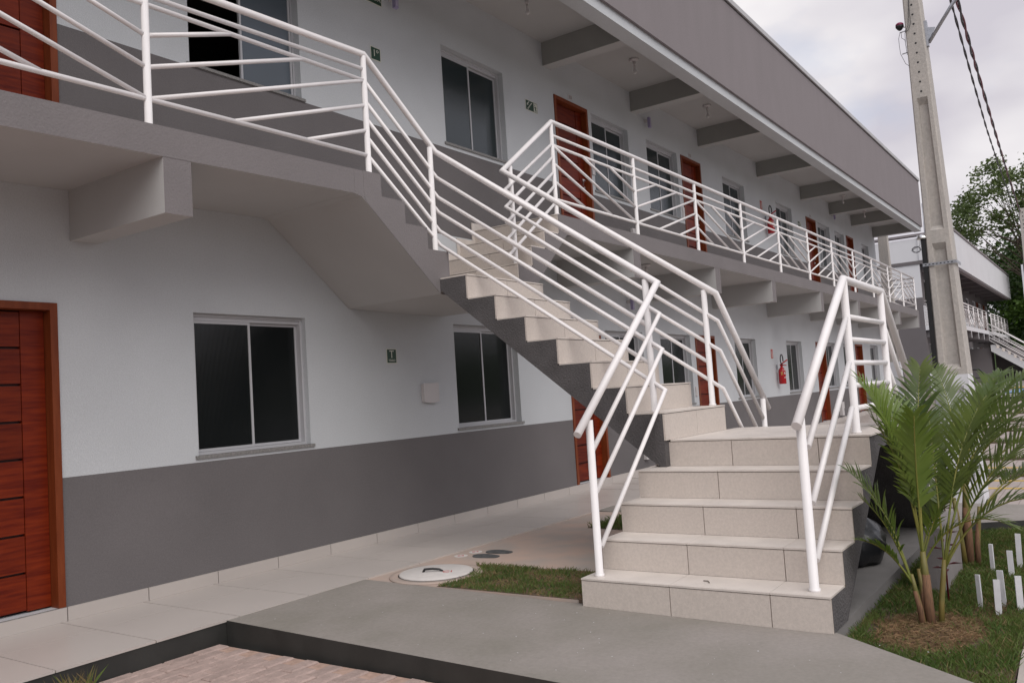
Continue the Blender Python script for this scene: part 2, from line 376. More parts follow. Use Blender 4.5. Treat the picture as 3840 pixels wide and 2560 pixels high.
def ring(b, x0, z0, x1, z1, w, y0, y1, mi=0):
    b.box(x0, y0, z0, x0 + w, y1, z1, mi); b.box(x1 - w, y0, z0, x1, y1, z1, mi); b.box(x0 + w, y0, z1 - w, x1 - w, y1, z1, mi); b.box(x0 + w, y0, z0, x1 - w, y1, z0 + w, mi)
def window(par, xa, xb, za, zb, y=0, open_left=False, plain=False, detail=True, dd=.075):
    d = dd; a = xa + .002; c = xb - .002; top = zb - .002; bot = za + .022
    f = MB(); ring(f, a, bot, c, top, .022, y + d, y + d + .085)
    f.box(a + .0222, y + d + .012, top - .052, c - .0222, y + d + .085, top - .0225)
    w = obj('window', f, ALU, par, (xa, y, za))
    mid = (a + c) / 2; G = GLASSP if plain else (GLASSU if za > 3 else GLASS)
    t2 = top - .054; b2 = bot + .024
    if open_left:
        spans = [(mid - .02, c - .03, .0), (mid + .005, c - .055, .03)]
    else:
        spans = [(a + .024, mid + .014, .012), (mid - .010, c - .024, .046)]
    for i, (p, q, dy) in enumerate(spans):
        s = MB(); ring(s, p, b2, q, t2, .021, y + d + dy, y + d + dy + .022)
        so = obj('sash', s, ALU, w)
        pb = MB().box(p + .0215, y + d + dy + .008, b2 + .0215, q - .0215, y + d + dy + .014, t2 - .0215)
        obj('pane', pb, GLASSL if (open_left and i == 0) else G, w)
        if detail and not open_left and i == 1:
            obj('gasket', MB().box(p + .0212, y + d + dy + .002, b2 + .022, p + .029, y + d + dy + .0075, t2 - .022), ALUD, w)
    obj('sill', MB().box(xa - .03, y - .018, za - .004, xb + .035, y + dd + .002, za + .0215), GRANITE, w)
    return w

def door(par, xa, z0, y=0, wd=.9, ht=2.12, handle='r', number=None, detail=True):
    jw = .05; f = MB()
    f.box(xa, y - .014, z0, xa + jw, y + .13, z0 + ht); f.box(xa + wd - jw, y - .014, z0, xa + wd, y + .13, z0 + ht); f.box(xa + jw, y - .014, z0 + ht - jw, xa + wd - jw, y + .13, z0 + ht)
    dr = obj('door', f, WOODF, par, (xa, y, z0))
    x0 = xa + jw + .003; x1 = xa + wd - jw - .003; zt = z0 + ht - jw - .004; sl, sr = .06, .155
    if handle == 'l': sl, sr = .155, .06
    yl = y + .075
    st = MB().box(x0, yl, z0 + .012, x0 + sl, yl + .035, zt).box(x1 - sr, yl, z0 + .012, x1, yl + .035, zt); obj('stile', st, WOODL, dr)
    n = 8; h = (zt - z0 - .012) / n
    pb0, pb1 = x0 + sl + .003, x1 - sr - .003
    if detail:
        for i in range(n):
            a = z0 + .012 + i * h
            b = MB(); e_ = .007
            b.box(pb0, yl + .006, a + .008, pb1, yl + .035, a + h - .008)
            i0 = len(b.v)
            obj('plank', b, WOODL, dr)
    else: obj('plank', MB().box(pb0, yl + .006, z0 + .012, pb1, yl + .035, zt), WOODL, dr)
    obj('backing', MB().box(x0, yl + .036, z0 + .012, x1, yl + .05, zt), mat('dark_groove', (.035, .010, .012), .5), dr)
    obj('threshold', MB().box(xa + .001, y - .012, z0 - .03, xa + wd - .001, y + .12, z0 - .001), GRANITE, dr)
    if detail and handle:
        hx = x1 - .06 if handle == 'r' else x0 + .06; s_ = -1 if handle == 'r' else 1
        hb = MB().box(hx - .018, yl - .008, z0 + .93, hx + .018, yl - .0005, z0 + 1.1)
        hb.tube([(hx, yl - .008, z0 + 1.06), (hx, yl - .05, z0 + 1.06), (hx + s_ * .11, yl - .05, z0 + 1.06)], .009, 8)
        hb.tube([(hx, yl - .008, z0 + .96), (hx, yl - .03, z0 + .96)], .014, 8)
        obj('handle', hb, CHROME, dr)
    if number:
        nb = MB().box(xa + wd * .44, y - .006, z0 + ht + .03, xa + wd * .56, y - .0005, z0 + ht + .10); po = obj('number_plate', nb, PLAST, dr)
        if detail: obj('number', text_mb(number, .07, wall_M(xa + wd * .5, y - .0075, z0 + ht + .065), .001), mat('number_dark', (.12, .1, .1), .6), dr)
    return dr

def slab(par, segs, y0, y1, th, mats, name='gallery_slab'):
    """segs: list of (x, ztop); outer edge at y0 (material 0), soffit 1, floor 2"""
    b = MB()
    for (xa, za), (xb, zb) in zip(segs, segs[1:]):
        b.face([(xa, y0, za), (xb, y0, zb), (xb, y1, zb), (xa, y1, za)], 2); b.face([(xa, y1, za - th), (xb, y1, zb - th), (xb, y0, zb - th), (xa, y0, za - th)], 1)
        b.face([(xa, y0, za - th), (xb, y0, zb - th), (xb, y0, zb), (xa, y0, za)], 0)
    for i in (0, -1):
        x, z = segs[i]; b.face([(x, y0, z - th), (x, y1, z - th), (x, y1, z), (x, y0, z)], 0)
    return obj(name, b, mats, par)

bld = thing('apartment_building', (3, 0, 0), 'long two storey block with white upper walls, grey dado and taupe roof fascia', 'building')
XA, XB = -3.0, 29.62
OPG = [(4.105, 5.252, .985, 2.132), (7.38, 8.60, .985, 2.15), (10.85, 12.06, .985, 2.175), (12.70, 13.90, .985, 2.175), (16.05, 17.25, .985, 2.168), (19.30, 20.46, .99, 2.168), (22.58, 23.66, 1.0, 2.182), (24.35, 25.45, 1.02, 2.18), (27.55, 28.62, 1.05, 2.18)]
OPU = [(4.165, 5.345, 4.15, 5.34), (7.455, 8.665, 4.19, 5.345), (10.895, 12.07, 4.20, 5.375), (12.725, 13.94, 4.20, 5.38), (16.10, 17.32, 4.19, 5.363), (19.385, 20.58, 4.18, 5.355), (22.81, 23.98, 4.18, 5.345), (24.51, 25.53, 4.18, 5.325), (27.65, 28.60, 4.18, 5.31)]
DRG = [(2.133, .9), (9.795, .91), (14.11, .90), (21.65, .86), (25.66, .86)]
DRU = [(2.19, .9), (9.868, .91), (14.10, .89), (21.76, .86), (25.79, .80)]
opsg = OPG + [(x, x + w, wz(x) + .098, 2.147 + (.035 if x > 12 else 0) + (-.05 if 9 < x < 10 else 0)) for x, w in DRG]
opsu = OPU + [(x, x + w, 3.27, 5.39 if x < 20 else 5.34) for x, w in DRU]
wl = MB()
facade(wl, XA, XB, 0, -.3, 3.14, opsg, [(.955, 1), (9, 0)], well=(5.90, 7.18, 2.30)); facade(wl, XA, XB, 0, 3.14, 6.2, opsu, [(4.145, 1), (9, 0)])
wl.face([(XB, 0, -.3), (XB, 7, -.3), (XB, 7, 6.2), (XB, 0, 6.2)], 0); wl.face([(XA, 0, -.3), (XA, 0, 6.2), (XA, 7, 6.2), (XA, 7, -.3)], 0)
wl.face([(XA, 7, -.3), (XA, 7, 6.2), (XB, 7, 6.2), (XB, 7, -.3)], 0)
obj('wall', wl, [WHITE, GREY], bld)
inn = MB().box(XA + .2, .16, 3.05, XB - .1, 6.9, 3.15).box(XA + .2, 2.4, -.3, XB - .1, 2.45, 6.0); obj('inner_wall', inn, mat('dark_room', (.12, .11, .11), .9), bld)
for i, (a, b, c, d) in enumerate(OPG): window(bld, a, b, c, d, detail=i < 6, dd=.05 if i == 0 else .075)
for i, (a, b, c, d) in enumerate(OPU): window(bld, a, b, c, d, open_left=(i == 0), detail=i < 6)
for i, ((x, w), o) in enumerate(zip(DRG, opsg[len(OPG):])): door(bld, x, o[2], 0, w, o[3] - o[2], handle='r' if i else None, number=('02' if i == 2 else None), detail=i < 5)
for i, ((x, w), o) in enumerate(zip(DRU, opsu[len(OPU):])): door(bld, x, o[2], 0, w, o[3] - o[2], handle='r' if i else None, number=[None, '13', '12', '11', None][i], detail=i < 4)

# roof: ceiling slab, cross beams, edge beam, fascia, coping
obj('roof_slab', MB().box(XA, -1.42, 6.04, XB - .002, 7, 6.2), CEIL, bld)
obj('edge_beam', MB().box(XA, -1.41, 5.700, XB, -1.20, 6.038), [WHITE], bld)
fa = MB().box(XA, -1.452, 5.835, XB + .02, -1.412, 7.29).box(XB + .0205, -1.452, 6.21, XB + .06, 7, 7.29)
obj('roof_fascia', fa, FASCIA, bld)
obj('coping', MB().box(XA, -1.485, 7.312, XB + .09, -1.36, 7.395), COPING, bld)
obj('coping_shadow_strip', MB().box(XA, -1.458, 7.291, XB + .065, -1.40, 7.311), mat('painted_coping_shadow', (.06, .05, .05), .7), bld)  # dark strip painting in the shadow line below the coping
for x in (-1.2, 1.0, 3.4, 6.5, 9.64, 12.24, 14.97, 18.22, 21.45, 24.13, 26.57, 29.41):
    obj('roof_beam', MB().box(x, -1.1985, 5.718, x + .2, -.002, 6.0385, 0, {'l': 1, 'r': 1}), [CEIL, BEAMG], bld)  # left and right faces a darker grey than the underside
# gallery slabs and beams (gap between them is filled by the stair)
GAL = 1.136
NEARS = [(XA, 3.144 + (XA - 3.08) * .0215), (3.08, 3.144), (5.116, 3.187)]
FARS = [(7.881, 3.252), (10.0, 3.265), (22.0, 3.262), (29.5, 3.205)]
slab(bld, NEARS, -GAL, -.002, .195, [STUCCO, CEIL, TILE]); slab(bld, FARS, -GAL, -.002, .2, [STUCCO, CEIL, TILE])
def beam(x, zb, w=.2):
    zt = (3.144 + (x - 3.08) * .0215 if x < 6 else 3.26) - .19
    if x > 22: zt = lin(x, 22, 3.262, 29.5, 3.205) - .19
    b = MB().box(x, -GAL + .002, zb, x + w, -.002, zt, 0, {'f': 1}); obj('gallery_beam', b, [CEIL, STUCCO], bld)
for x, zb in ((.2, 2.53), (3.142, 2.592), (9.645, 2.70), (12.38, 2.68), (15.05, 2.69), (18.17, 2.66), (21.39, 2.69), (23.9, 2.68), (26.30, 2.665), (29.28, 2.66)): beam(x, zb)

# ------------------------------------------------------------------ staircase (T shaped: two upper flights, one main flight, two lower flights)
ZB = -.05; RL = .19264; ZL = .913; RM = .21; XS0, XS1 = 5.798, 7.011; TM = .29
stair = thing('staircase', (6.5, -3.2, 0), 'T shaped outdoor staircase with beige tiled steps and grey stuccoed sides', 'staircase')
TH, TR = .011, .012
def soffits(o, mi=1):
    for p in o.data.polygons:
        n_ = abs(p.normal.z)
        if .3 < n_ < .98 or (n_ >= .98 and p.center[2] + ORG[o].z < 2.3) or (n_ >= .98 and 2.9 < p.center[2] + ORG[o].z < 2.99): p.material_index = mi
def riser_y(par, x0, x1, y, z0, z1, first=.6, mesh_m=STILE):   # riser facing -Y
    xs_ = [x0]
    while xs_[-1] + first < x1 - .05: xs_.append(xs_[-1] + first)
    xs_.append(x1)
    for a, b in zip(xs_, xs_[1:]): obj('riser_tile', MB().box(a + .0025, y - TR, z0 + .001, b - .0025, y + .004, z1 - TH - .005), mesh_m, par)
def riser_x(par, y0, y1, x, z0, z1, s=1, first=.6):            # riser facing -X (s=1) or +X (s=-1); y0 > y1
    ys_ = [y0]
    while ys_[-1] - first > y1 + .05: ys_.append(ys_[-1] - first)
    ys_.append(y1)
    for a, b in zip(ys_, ys_[1:]):
        xa, xb = (x - TR, x + .004) if s > 0 else (x - .004, x + TR)
        obj('riser_tile', MB().box(xa, b + .0025, z0 + .001, xb, a - .0025, z1 - TH - .005), STILE, par)
def tread(par, x0, x1, y0, y1, z, nx=1, ny=1):
    dx = (x1 - x0) / nx; dy = (y1 - y0) / ny
    for i in range(nx):
        for j in range(ny):
            obj('tread_tile', MB().box(x0 + i * dx + .0012, y0 + j * dy + .0012, z - TH, x0 + (i + 1) * dx - .0012, y0 + (j + 1) * dy - .0012, z), TTILE, par)
def treadys(par, x0, x1, y0, y1, z, first=.6):
    ys_ = [y0]
    while ys_[-1] - first > y1 + .05: ys_.append(ys_[-1] - first)
    ys_.append(y1)
    for a, b in zip(ys_, ys_[1:]): obj('tread_tile', MB().box(x0 + .0012, b + .0012, z - TH, x1 - .0012, a - .0012, z), TTILE, par)

YL0, YL1 = -3.042, -4.569
# lower flights
def lower(par, s):
    xs_ = [4.704 + .296 * i for i in range(5)] if s > 0 else [8.434 - .296 * i for i in range(5)]
    land = 5.888 if s > 0 else 7.25
    poly = []
    for i, x in enumerate(xs_):
        poly += [(x + s * .002, ZB + RL * i - (TH if i else 0)), (x + s * .002, ZB + RL * (i + 1) - TH)]
    tip = 4.999 if s > 0 else 8.139; bend = 6.17 if s > 0 else 6.968
    mid = 6.569
    poly += [(mid, ZL - TH), (mid, .807), (bend, .807), (tip, -.052), (xs_[0] + s * .002, -.052)]
    b = MB().prism(poly if s > 0 else poly[::-1], 'y', YL1 + .002, YL0 - .002, 0)
    o = obj('lower_flight', b, [STUCCO2, GROUT], par)
    for p in o.data.polygons:
        if abs(p.normal.x) > .98 or p.normal.z > .9: p.material_index = 1
    for i, x in enumerate(xs_):
        riser_x(par, YL0, YL1, x, ZB + RL * i, ZB + RL * (i + 1), s)
        if i < 4:
            xn = xs_[i + 1]; a, c = (x - .016, xn - .0125) if s > 0 else (xn + .0125, x + .016)
            treadys(par, a, c, YL0, YL1, ZB + RL * (i + 1))
lower(stair, 1); lower(stair, -1)
for i, (a, b) in enumerate(((5.872, 6.31), (6.31, 6.83), (6.83, 7.266))): treadys(stair, a, b, YL0 - .14 if False else -3.178, YL1 - .012, ZL)
# main flight
poly = []
for kx in range(7, 0, -1):
    y = -GAL - TM * kx; poly += [(y + .002, ZL + RM * (7 - kx) - (TH if kx < 7 else 0)), (y + .002, ZL + RM * (8 - kx) - TH)]
ZM = ZL + 7 * RM
poly += [(-GAL + .0, ZM - TH), (-GAL + .0, 2.26), (-1.16, 2.26), (-3.05, .77), (-3.164, .70)]
o = obj('main_flight', MB().prism(poly, 'x', XS0 + .002, XS1 - .002, 0), [STUCCO2, GROUT], stair)
for p in o.data.polygons:
    if p.normal.y < -.98 or p.normal.z > .9: p.material_index = 1
for kx in range(1, 8):
    y = -GAL - TM * kx; zt = ZM - RM * (kx - 1)
    riser_y(stair, XS0, XS1, y, zt - RM, zt)
    for a, b in ((XS0, XS0 + .6), (XS0 + .6, XS1)): obj('tread_tile', MB().box(a + .0012, y - .016, zt - TH, b - .0012, y + TM - .0125, zt), TTILE, stair)
# back wall closing the landing void; its near-black colour paints in the shade
obj('void_back_wall', MB().prism([(5.03, -.051), (8.11, -.051), (6.96, .805), (6.18, .805)], 'y', -3.12, -3.05), mat('void_shade', (.03, .028, .027), .95), stair)
# mid landing and upper flights
LAND = 2.41
NX = [5.944, 5.668, 5.392, 5.116]; NZ = [2.631, 2.818, 3.005, 3.19]
FX = [7.054, 7.320, 7.588, 7.881]; FZ = [2.637, 2.845, 3.04, 3.25]
pn = [(6.5, LAND - TH), (NX[0] - .002, LAND - TH)]
for i in range(4): pn += [(NX[i] - .002, NZ[i] - TH)] + ([(NX[i + 1] - .002, NZ[i] - TH)] if i < 3 else [])
pn += [(NX[3] - .30, 3.19 - TH - .006), (NX[3] - .30, 2.985), (4.887, 2.97), (5.80, 2.245), (6.5, 2.225)]
soffits(obj('upper_flight', MB().prism(pn, 'y', -GAL - .0015, -.003, 0, 0), [STUCCO, CEIL], stair))
kp = [(NX[0], LAND)]
for i in range(4): kp += [(NX[i], NZ[i])] + ([(NX[i + 1], NZ[i])] if i < 3 else [])
kp += [(NX[3] - .2, NZ[3] - .004), (NX[3] - .2, 2.972), (4.94, 2.932), (5.80, 2.247), (NX[0], 2.243)]
obj('flight_kerb', MB().prism(kp, 'y', -GAL - .0035, -GAL + .085, 0), STUCCO, stair)
pf = [(6.5, LAND - TH), (FX[0] + .002, LAND - TH)]
for i in range(4): pf += [(FX[i] + .002, FZ[i] - TH)] + ([(FX[i + 1] + .002, FZ[i] - TH)] if i < 3 else [])
pf += [(FX[3] + .30, 3.25 - TH - .004), (FX[3] + .30, 3.045), (8.045, 3.035), (7.30, 2.38), (7.20, 2.225), (6.5, 2.225)]
soffits(obj('upper_flight', MB().prism(pf[::-1], 'y', -GAL - .0015, -.003, 0, 0), [STUCCO, CEIL], stair))
for i in range(4):
    x = FX[i]; z0 = LAND if i == 0 else FZ[i - 1]
    riser_x(stair, -.004, -GAL, x, z0, FZ[i], 1); xe = FX[i + 1] - .0125 if i < 3 else x + .30
    treadys(stair, x - .016, xe, -.004, -GAL, FZ[i])
    x = NX[i]; z0 = LAND if i == 0 else NZ[i - 1]
    riser_x(stair, -.004, -GAL + .086, x, z0, NZ[i], -1); xe = NX[i + 1] + .0125 if i < 3 else x - .30
    treadys(stair, xe, x + .016, -.004, -GAL + .086, NZ[i])
    # stepped skirting on the wall
    s0 = FX[i]; s1 = FX[i + 1] if i < 3 else s0 + .3
    obj('stair_skirting', MB().box(s0 - .065, -.0145, z0 if False else (LAND if i == 0 else FZ[i - 1]) + .001, s0 - .013, -.0035, FZ[i] + .085), TTILE, stair)
    obj('stair_skirting', MB().box(s0 - .0125, -.0145, FZ[i] + .001, s1 - .066, -.0035, FZ[i] + .085), TTILE, stair)
treadys(stair, NX[0] + .0125, FX[0] - .0125, -.004, -GAL - .001, LAND)

# ------------------------------------------------------------------ railings
RP, RB, RH = .0245, .0165, .026
def post(par, x, y, z0, z1, r=RP): obj('post', MB().tube([(x, y, z0), (x, y, z0 + .018), (x, y, z0 + .0185), (x, y, z1)], [r * 1.28, r * 1.22, r, r], 14), RAILW, par)
def rail(par, pts, r=RB, name='rail'): obj(name, MB().tube(pts, r, 10 if r < .02 else 14), RAILW, par)
def gal_panel(par, xl, xr, y, T, B, rising):
    w = xr - xl
    def Tz(x): return T(x)
    def Bz(x): return B(x)
    def hz(x, f): return Bz(x) + (Tz(x) - Bz(x)) * f
    X = (lambda u: xl + w * u) if rising else (lambda u: xr - w * u)
    for (u0, f0), (u1, f1) in [((0, 0), (1, 1)), ((0, 1 / 3), (2 / 3, 1)), ((0, 2 / 3), (1 / 3, 1)), ((1 / 3, 0), (1, 2 / 3)), ((2 / 3, 0), (1, 1 / 3))]:
        a, b = X(u0), X(u1); rail(par, [(a, y, hz(a, f0)), (b, y, hz(b, f1))], .0155)
# --- near railing: gallery, near upper flight, main flight (left), lower flight (left)
ra = thing('stair_railing', (5.05, -1.08, 3.18), 'white pipe railing from left gallery down the near side of the stairs', 'railing', 'white pipe railings')
yg = -1.08
Hn = lambda x: lin(x, 3.08, 4.125, 5.05, 4.195); R2n = lambda x: lin(x, 3.08, 3.995, 5.05, 4.068); Tn = lambda x: lin(x, 3.08, 3.935, 5.05, 3.972); Bn = lambda x: lin(x, 3.08, 3.318, 5.05, 3.345); Fn = lambda x: 3.144 + (x - 3.08) * .0215
PX = [-2.77, -.82, 1.13, 3.088, 5.04]
for x in PX[:-1]: post(ra, x, yg, Fn(x) - .01, Hn(x) - .02)
post(ra, 5.045, yg, 3.17, 4.175)
for fn, nm in ((R2n, .0165), (Tn, .0165), (Bn, .0165)): rail(ra, [(-3, yg, fn(-3)), (5.05, yg, fn(5.05))], nm)
for i in range(4): gal_panel(ra, PX[i], PX[i + 1], yg, Tn, Bn, i % 2 == 1)
obj('handrail', MB().tube([(-3, yg, Hn(-3)), (5.051, yg, 4.195), (5.917, yg + .004, 3.552), (5.955, -3.128, 2.096), (4.623, -3.128, 1.041)], RH, 14), RAILW, ra)
nb = [(3.957, 3.385, 3.317), (3.785, 3.211, 3.137), (3.641, 3.073, 2.999), (3.486, 2.897, 2.830), (3.33, 2.758, 2.700)]
lowA = [(1.859, (4.80, .929)), (1.784, None), (1.589, (4.81, .66)), (1.490, None), (1.281, (4.828, .318))]
for (a, b, c), (d, e_) in zip(nb, lowA):
    pts = [(5.06, yg, a), (5.92, -1.074, c)]
    pts += [(5.96, -3.128, d), (e_[0], -3.128, e_[1])] if e_ else [(5.957, -3.02, d)]
    rail(ra, pts)
post(ra, 5.838, yg, 2.62, 3.575); post(ra, 5.957, -3.03, 1.12, 2.135); post(ra, 4.782, -3.128, .14, 1.125)
# --- far railing
rb = thing('stair_railing', (7.95, -1.08, 3.26), 'long white pipe railing along the far gallery and the far side of the stairs', 'railing', 'white pipe railings')
dzf = lambda x: 0 if x < 22 else lin(x, 22, 0, 29.4, -.062)
Hf = lambda x: 4.293 + dzf(x); R2f = lambda x: 4.150 + dzf(x); Tf = lambda x: 4.040 + dzf(x); Bf = lambda x: 3.432 + dzf(x)
PF = [7.955, 9.935, 11.93, 13.87, 15.82, 17.71, 19.58, 21.52, 23.49, 25.47, 27.43, 29.40]
for x in PF: post(rb, x, yg, 3.255 + dzf(x), Hf(x) - .02)
for fn in (R2f, Tf, Bf): rail(rb, [(7.955, yg, fn(7.955)), (22, yg, fn(22)), (29.4, yg, fn(29.4)), (29.4, -.01, fn(29.4))])
for i in range(11): gal_panel(rb, PF[i], PF[i + 1], yg, Tf, Bf, i % 2 == 1)
for (u, f0), (v, f1) in [((0, 0), (1, 1)), ((0, 1 / 3), (2 / 3, 1)), ((1 / 3, 0), (1, 2 / 3))]:
    Z = lambda f: Bf(29.4) + (Tf(29.4) - Bf(29.4)) * f
    rail(rb, [(29.4, yg + 1.07 * u, Z(f0)), (29.4, yg + 1.07 * v, Z(f1))], .0155)
obj('handrail', MB().tube([(29.4, -.01, Hf(29.4)), (29.4, yg, Hf(29.4)), (22, yg, Hf(22)), (7.963, yg, 4.302), (6.95, -1.085, 3.565), (6.955, -3.2, 2.070), (8.075, -3.2, 1.043)], RH, 14), RAILW, rb)
fb = [(4.043, 3.367), (3.895, 3.196), (3.727, 3.040), (3.574, 2.875), (3.389, 2.705)]
lowB = [(1.834, (7.9, .963)), (1.808, None), (1.582, (7.9, .70)), (1.498, None), (1.261, (7.9, .36))]
for (a, c), (d, e_) in zip(fb, lowB):
    pts = [(7.94, yg, a), (6.95, -1.10, c)]
    pts += [(6.955, -3.2, d), (e_[0], -3.2, e_[1])] if e_ else [(6.955, -3.08, d)]
    rail(rb, pts)
post(rb, 7.10, yg, 2.63, 3.64); post(rb, 6.955, -3.095, 1.12, 2.11); post(rb, 7.93, -3.2, .33, 1.14)
# --- front railing round the bottom landing
rc = thing('stair_railing', (6.55, -4.455, ZL), 'white pipe railing like a ladder around the outer side of the bottom landing', 'railing', 'white pipe railings')
yf = -4.455
obj('handrail', MB().tube([(4.725, yf, 1.044), (6.043, yf, 1.955), (7.235, yf, 1.948), (8.284, yf, 1.055)], .0275, 16), RAILW, rc)
for a, b in (((4.907, .917), (6.04, 1.695)), ((4.904, .605), (6.01, 1.385)), ((4.886, .293), (5.98, 1.085)), ((7.20, 1.69), (8.08, .93)), ((7.2, 1.37), (8.10, .62)), ((7.2, 1.08), (8.12, .30))): rail(rc, [(a[0], yf, a[1]), (b[0], yf, b[1])], .0185)
for z in (1.70, 1.545, 1.386, 1.232, 1.078): rail(rc, [(6.06, yf, z), (7.19, yf, z - .002)], .0185)
post(rc, 4.803, yf, .14, 1.085, .026); post(rc, 6.05, yf, .91, 1.94, .026); post(rc, 7.19, yf, .91, 1.94, .026); post(rc, 8.11, yf, .14, 1.17, .026)

# ------------------------------------------------------------------ signs and fittings on the wall
def sign(name, x0, z0, x1, z1, label, cat, bg_m, border=SIGNW, bw=.010, group=None):
    t = thing(name, ((x0 + x1) / 2, 0, z0), label, cat, group)
    obj('border', MB().box(x0, -.004, z0, x1, -.0005, z1), border, t); obj('panel', MB().box(x0 + bw, -.0055, z0 + bw, x1 - bw, -.0042, z1 - bw), bg_m, t)
    return t
Y1 = -.0062
def poly_part(name, par, polys, m):
    b = MB()
    for p in polys: b.prism(p, 'y', Y1 - .0012, Y1)
    return obj(name, b, m, par)
def strip(p, q, w):
    d = Vector((q[0] - p[0], q[1] - p[1])); n = Vector((-d.y, d.x)).normalized() * w / 2
    return [(p[0] + n.x, p[1] + n.y), (q[0] + n.x, q[1] + n.y), (q[0] - n.x, q[1] - n.y), (p[0] - n.x, p[1] - n.y)]
t = sign('floor_sign', 6.283, 1.715, 6.433, 1.868, 'small green ground floor sign with letter T beside the white wall box', 'sign', GREEN)
t1 = text_mb('T', .108, wall_M(6.358, Y1, 1.806), .0006); obj('lettering', t1, SIGNW, t)
obj('lettering', text_mb('TÉRREO', .0275, wall_M(6.358, Y1, 1.747), .0006), SIGNW, t)
t = sign('floor_sign', 6.294, 4.83, 6.445, 4.975, 'small green first floor sign reading 1º beside the top of the near stairs', 'sign', GREEN)
obj('lettering', text_mb('1º', .105, wall_M(6.368, Y1, 4.905), .0006), SIGNW, t)
t = sign('exit_sign', 6.262, 5.437, 6.505, 5.585, 'green exit sign lettered SAÍDA cut off by the top of the picture', 'sign', GREEN)
obj('lettering', text_mb('SAÍDA', .074, wall_M(6.384, Y1, 5.503), .0006), SIGNW, t)
def runner(par, x, z, h, flip=1):
    s = h / .115
    P = lambda a, b: (x + flip * a * s, z + b * s)
    q = [strip(P(-.004, .078), P(.006, .045), .017 * s), strip(P(.006, .047), P(.020, .022), .011 * s), strip(P(.020, .022), P(.034, .014), .009 * s), strip(P(.004, .047), P(-.006, .024), .011 * s), strip(P(-.006, .024), P(-.010, .002), .010 * s),
         strip(P(-.003, .074), P(-.020, .066), .007 * s), strip(P(-.020, .066), P(-.026, .050), .006 * s), strip(P(-.002, .076), P(.018, .064), .007 * s), strip(P(.018, .064), P(.026, .052), .006 * s)]
    q.append([(P(-.012, .096)[0] + .0085 * s * math.cos(a), P(-.012, .096)[1] + .0085 * s * math.sin(a)) for a in [i * math.pi / 5 for i in range(10)]])
    b = MB()
    for p in q: b.prism(p, 'y', Y1 - .0028, Y1 - .0014)
    obj('running_figure', b, GREEN, par)
t = sign('stair_exit_sign', 9.149, 5.0, 9.437, 5.145, 'green emergency sign with arrow, stairs and running figure left of the first upper door', 'sign', GREEN)
poly_part('door_pictogram', t, [[(9.338, 5.014), (9.418, 5.014), (9.418, 5.128), (9.338, 5.128)]], SIGNW); runner(t, 9.375, 5.016, .105)
sp = [(9.185, 5.026), (9.212, 5.026), (9.212, 5.048), (9.234, 5.048), (9.234, 5.070), (9.256, 5.070), (9.256, 5.092), (9.278, 5.092), (9.278, 5.110), (9.305, 5.110)]
poly_part('stairs_pictogram', t, [strip(a, b, .010) for a, b in zip(sp, sp[1:])], SIGNW)
poly_part('arrow', t, [strip((9.232, 5.122), (9.196, 5.088), .012), [(9.176, 5.070), (9.215, 5.076), (9.184, 5.107)]], SIGNW)
t = sign('running_exit_sign', 21.03, 4.99, 21.31, 5.135, 'small green running figure exit sign left of the third upper door along the gallery', 'sign', GREEN)
poly_part('door_pictogram', t, [[(21.18, 5.004), (21.29, 5.004), (21.29, 5.12), (21.18, 5.12)]], SIGNW); runner(t, 21.235, 5.006, .105); poly_part('arrow', t, [[(21.05, 5.06), (21.10, 5.09), (21.10, 5.03)], strip((21.10, 5.06), (21.16, 5.06), .02)], SIGNW)
def ext_sign(x0, x1, z0, z1, label):
    t = sign('extinguisher_sign', x0, z0, x1, z1, label, 'sign', SIGNR, bw=.008)
    cx = (x0 + x1) / 2; h = z1 - z0; poly_part('pictogram', t, [[(cx - .018, z0 + h * .14), (cx + .018, z0 + h * .14), (cx + .018, z0 + h * .72), (cx - .018, z0 + h * .72)], [(cx - .012, z0 + h * .73), (cx + .014, z0 + h * .73), (cx + .006, z0 + h * .84), (cx - .006, z0 + h * .84)]], SIGNW)
ext_sign(18.155, 18.30, 1.765, 1.975, 'narrow red extinguisher sign on the ground floor wall'); ext_sign(18.275, 18.42, 5.02, 5.22, 'narrow red extinguisher sign on the upper gallery wall')
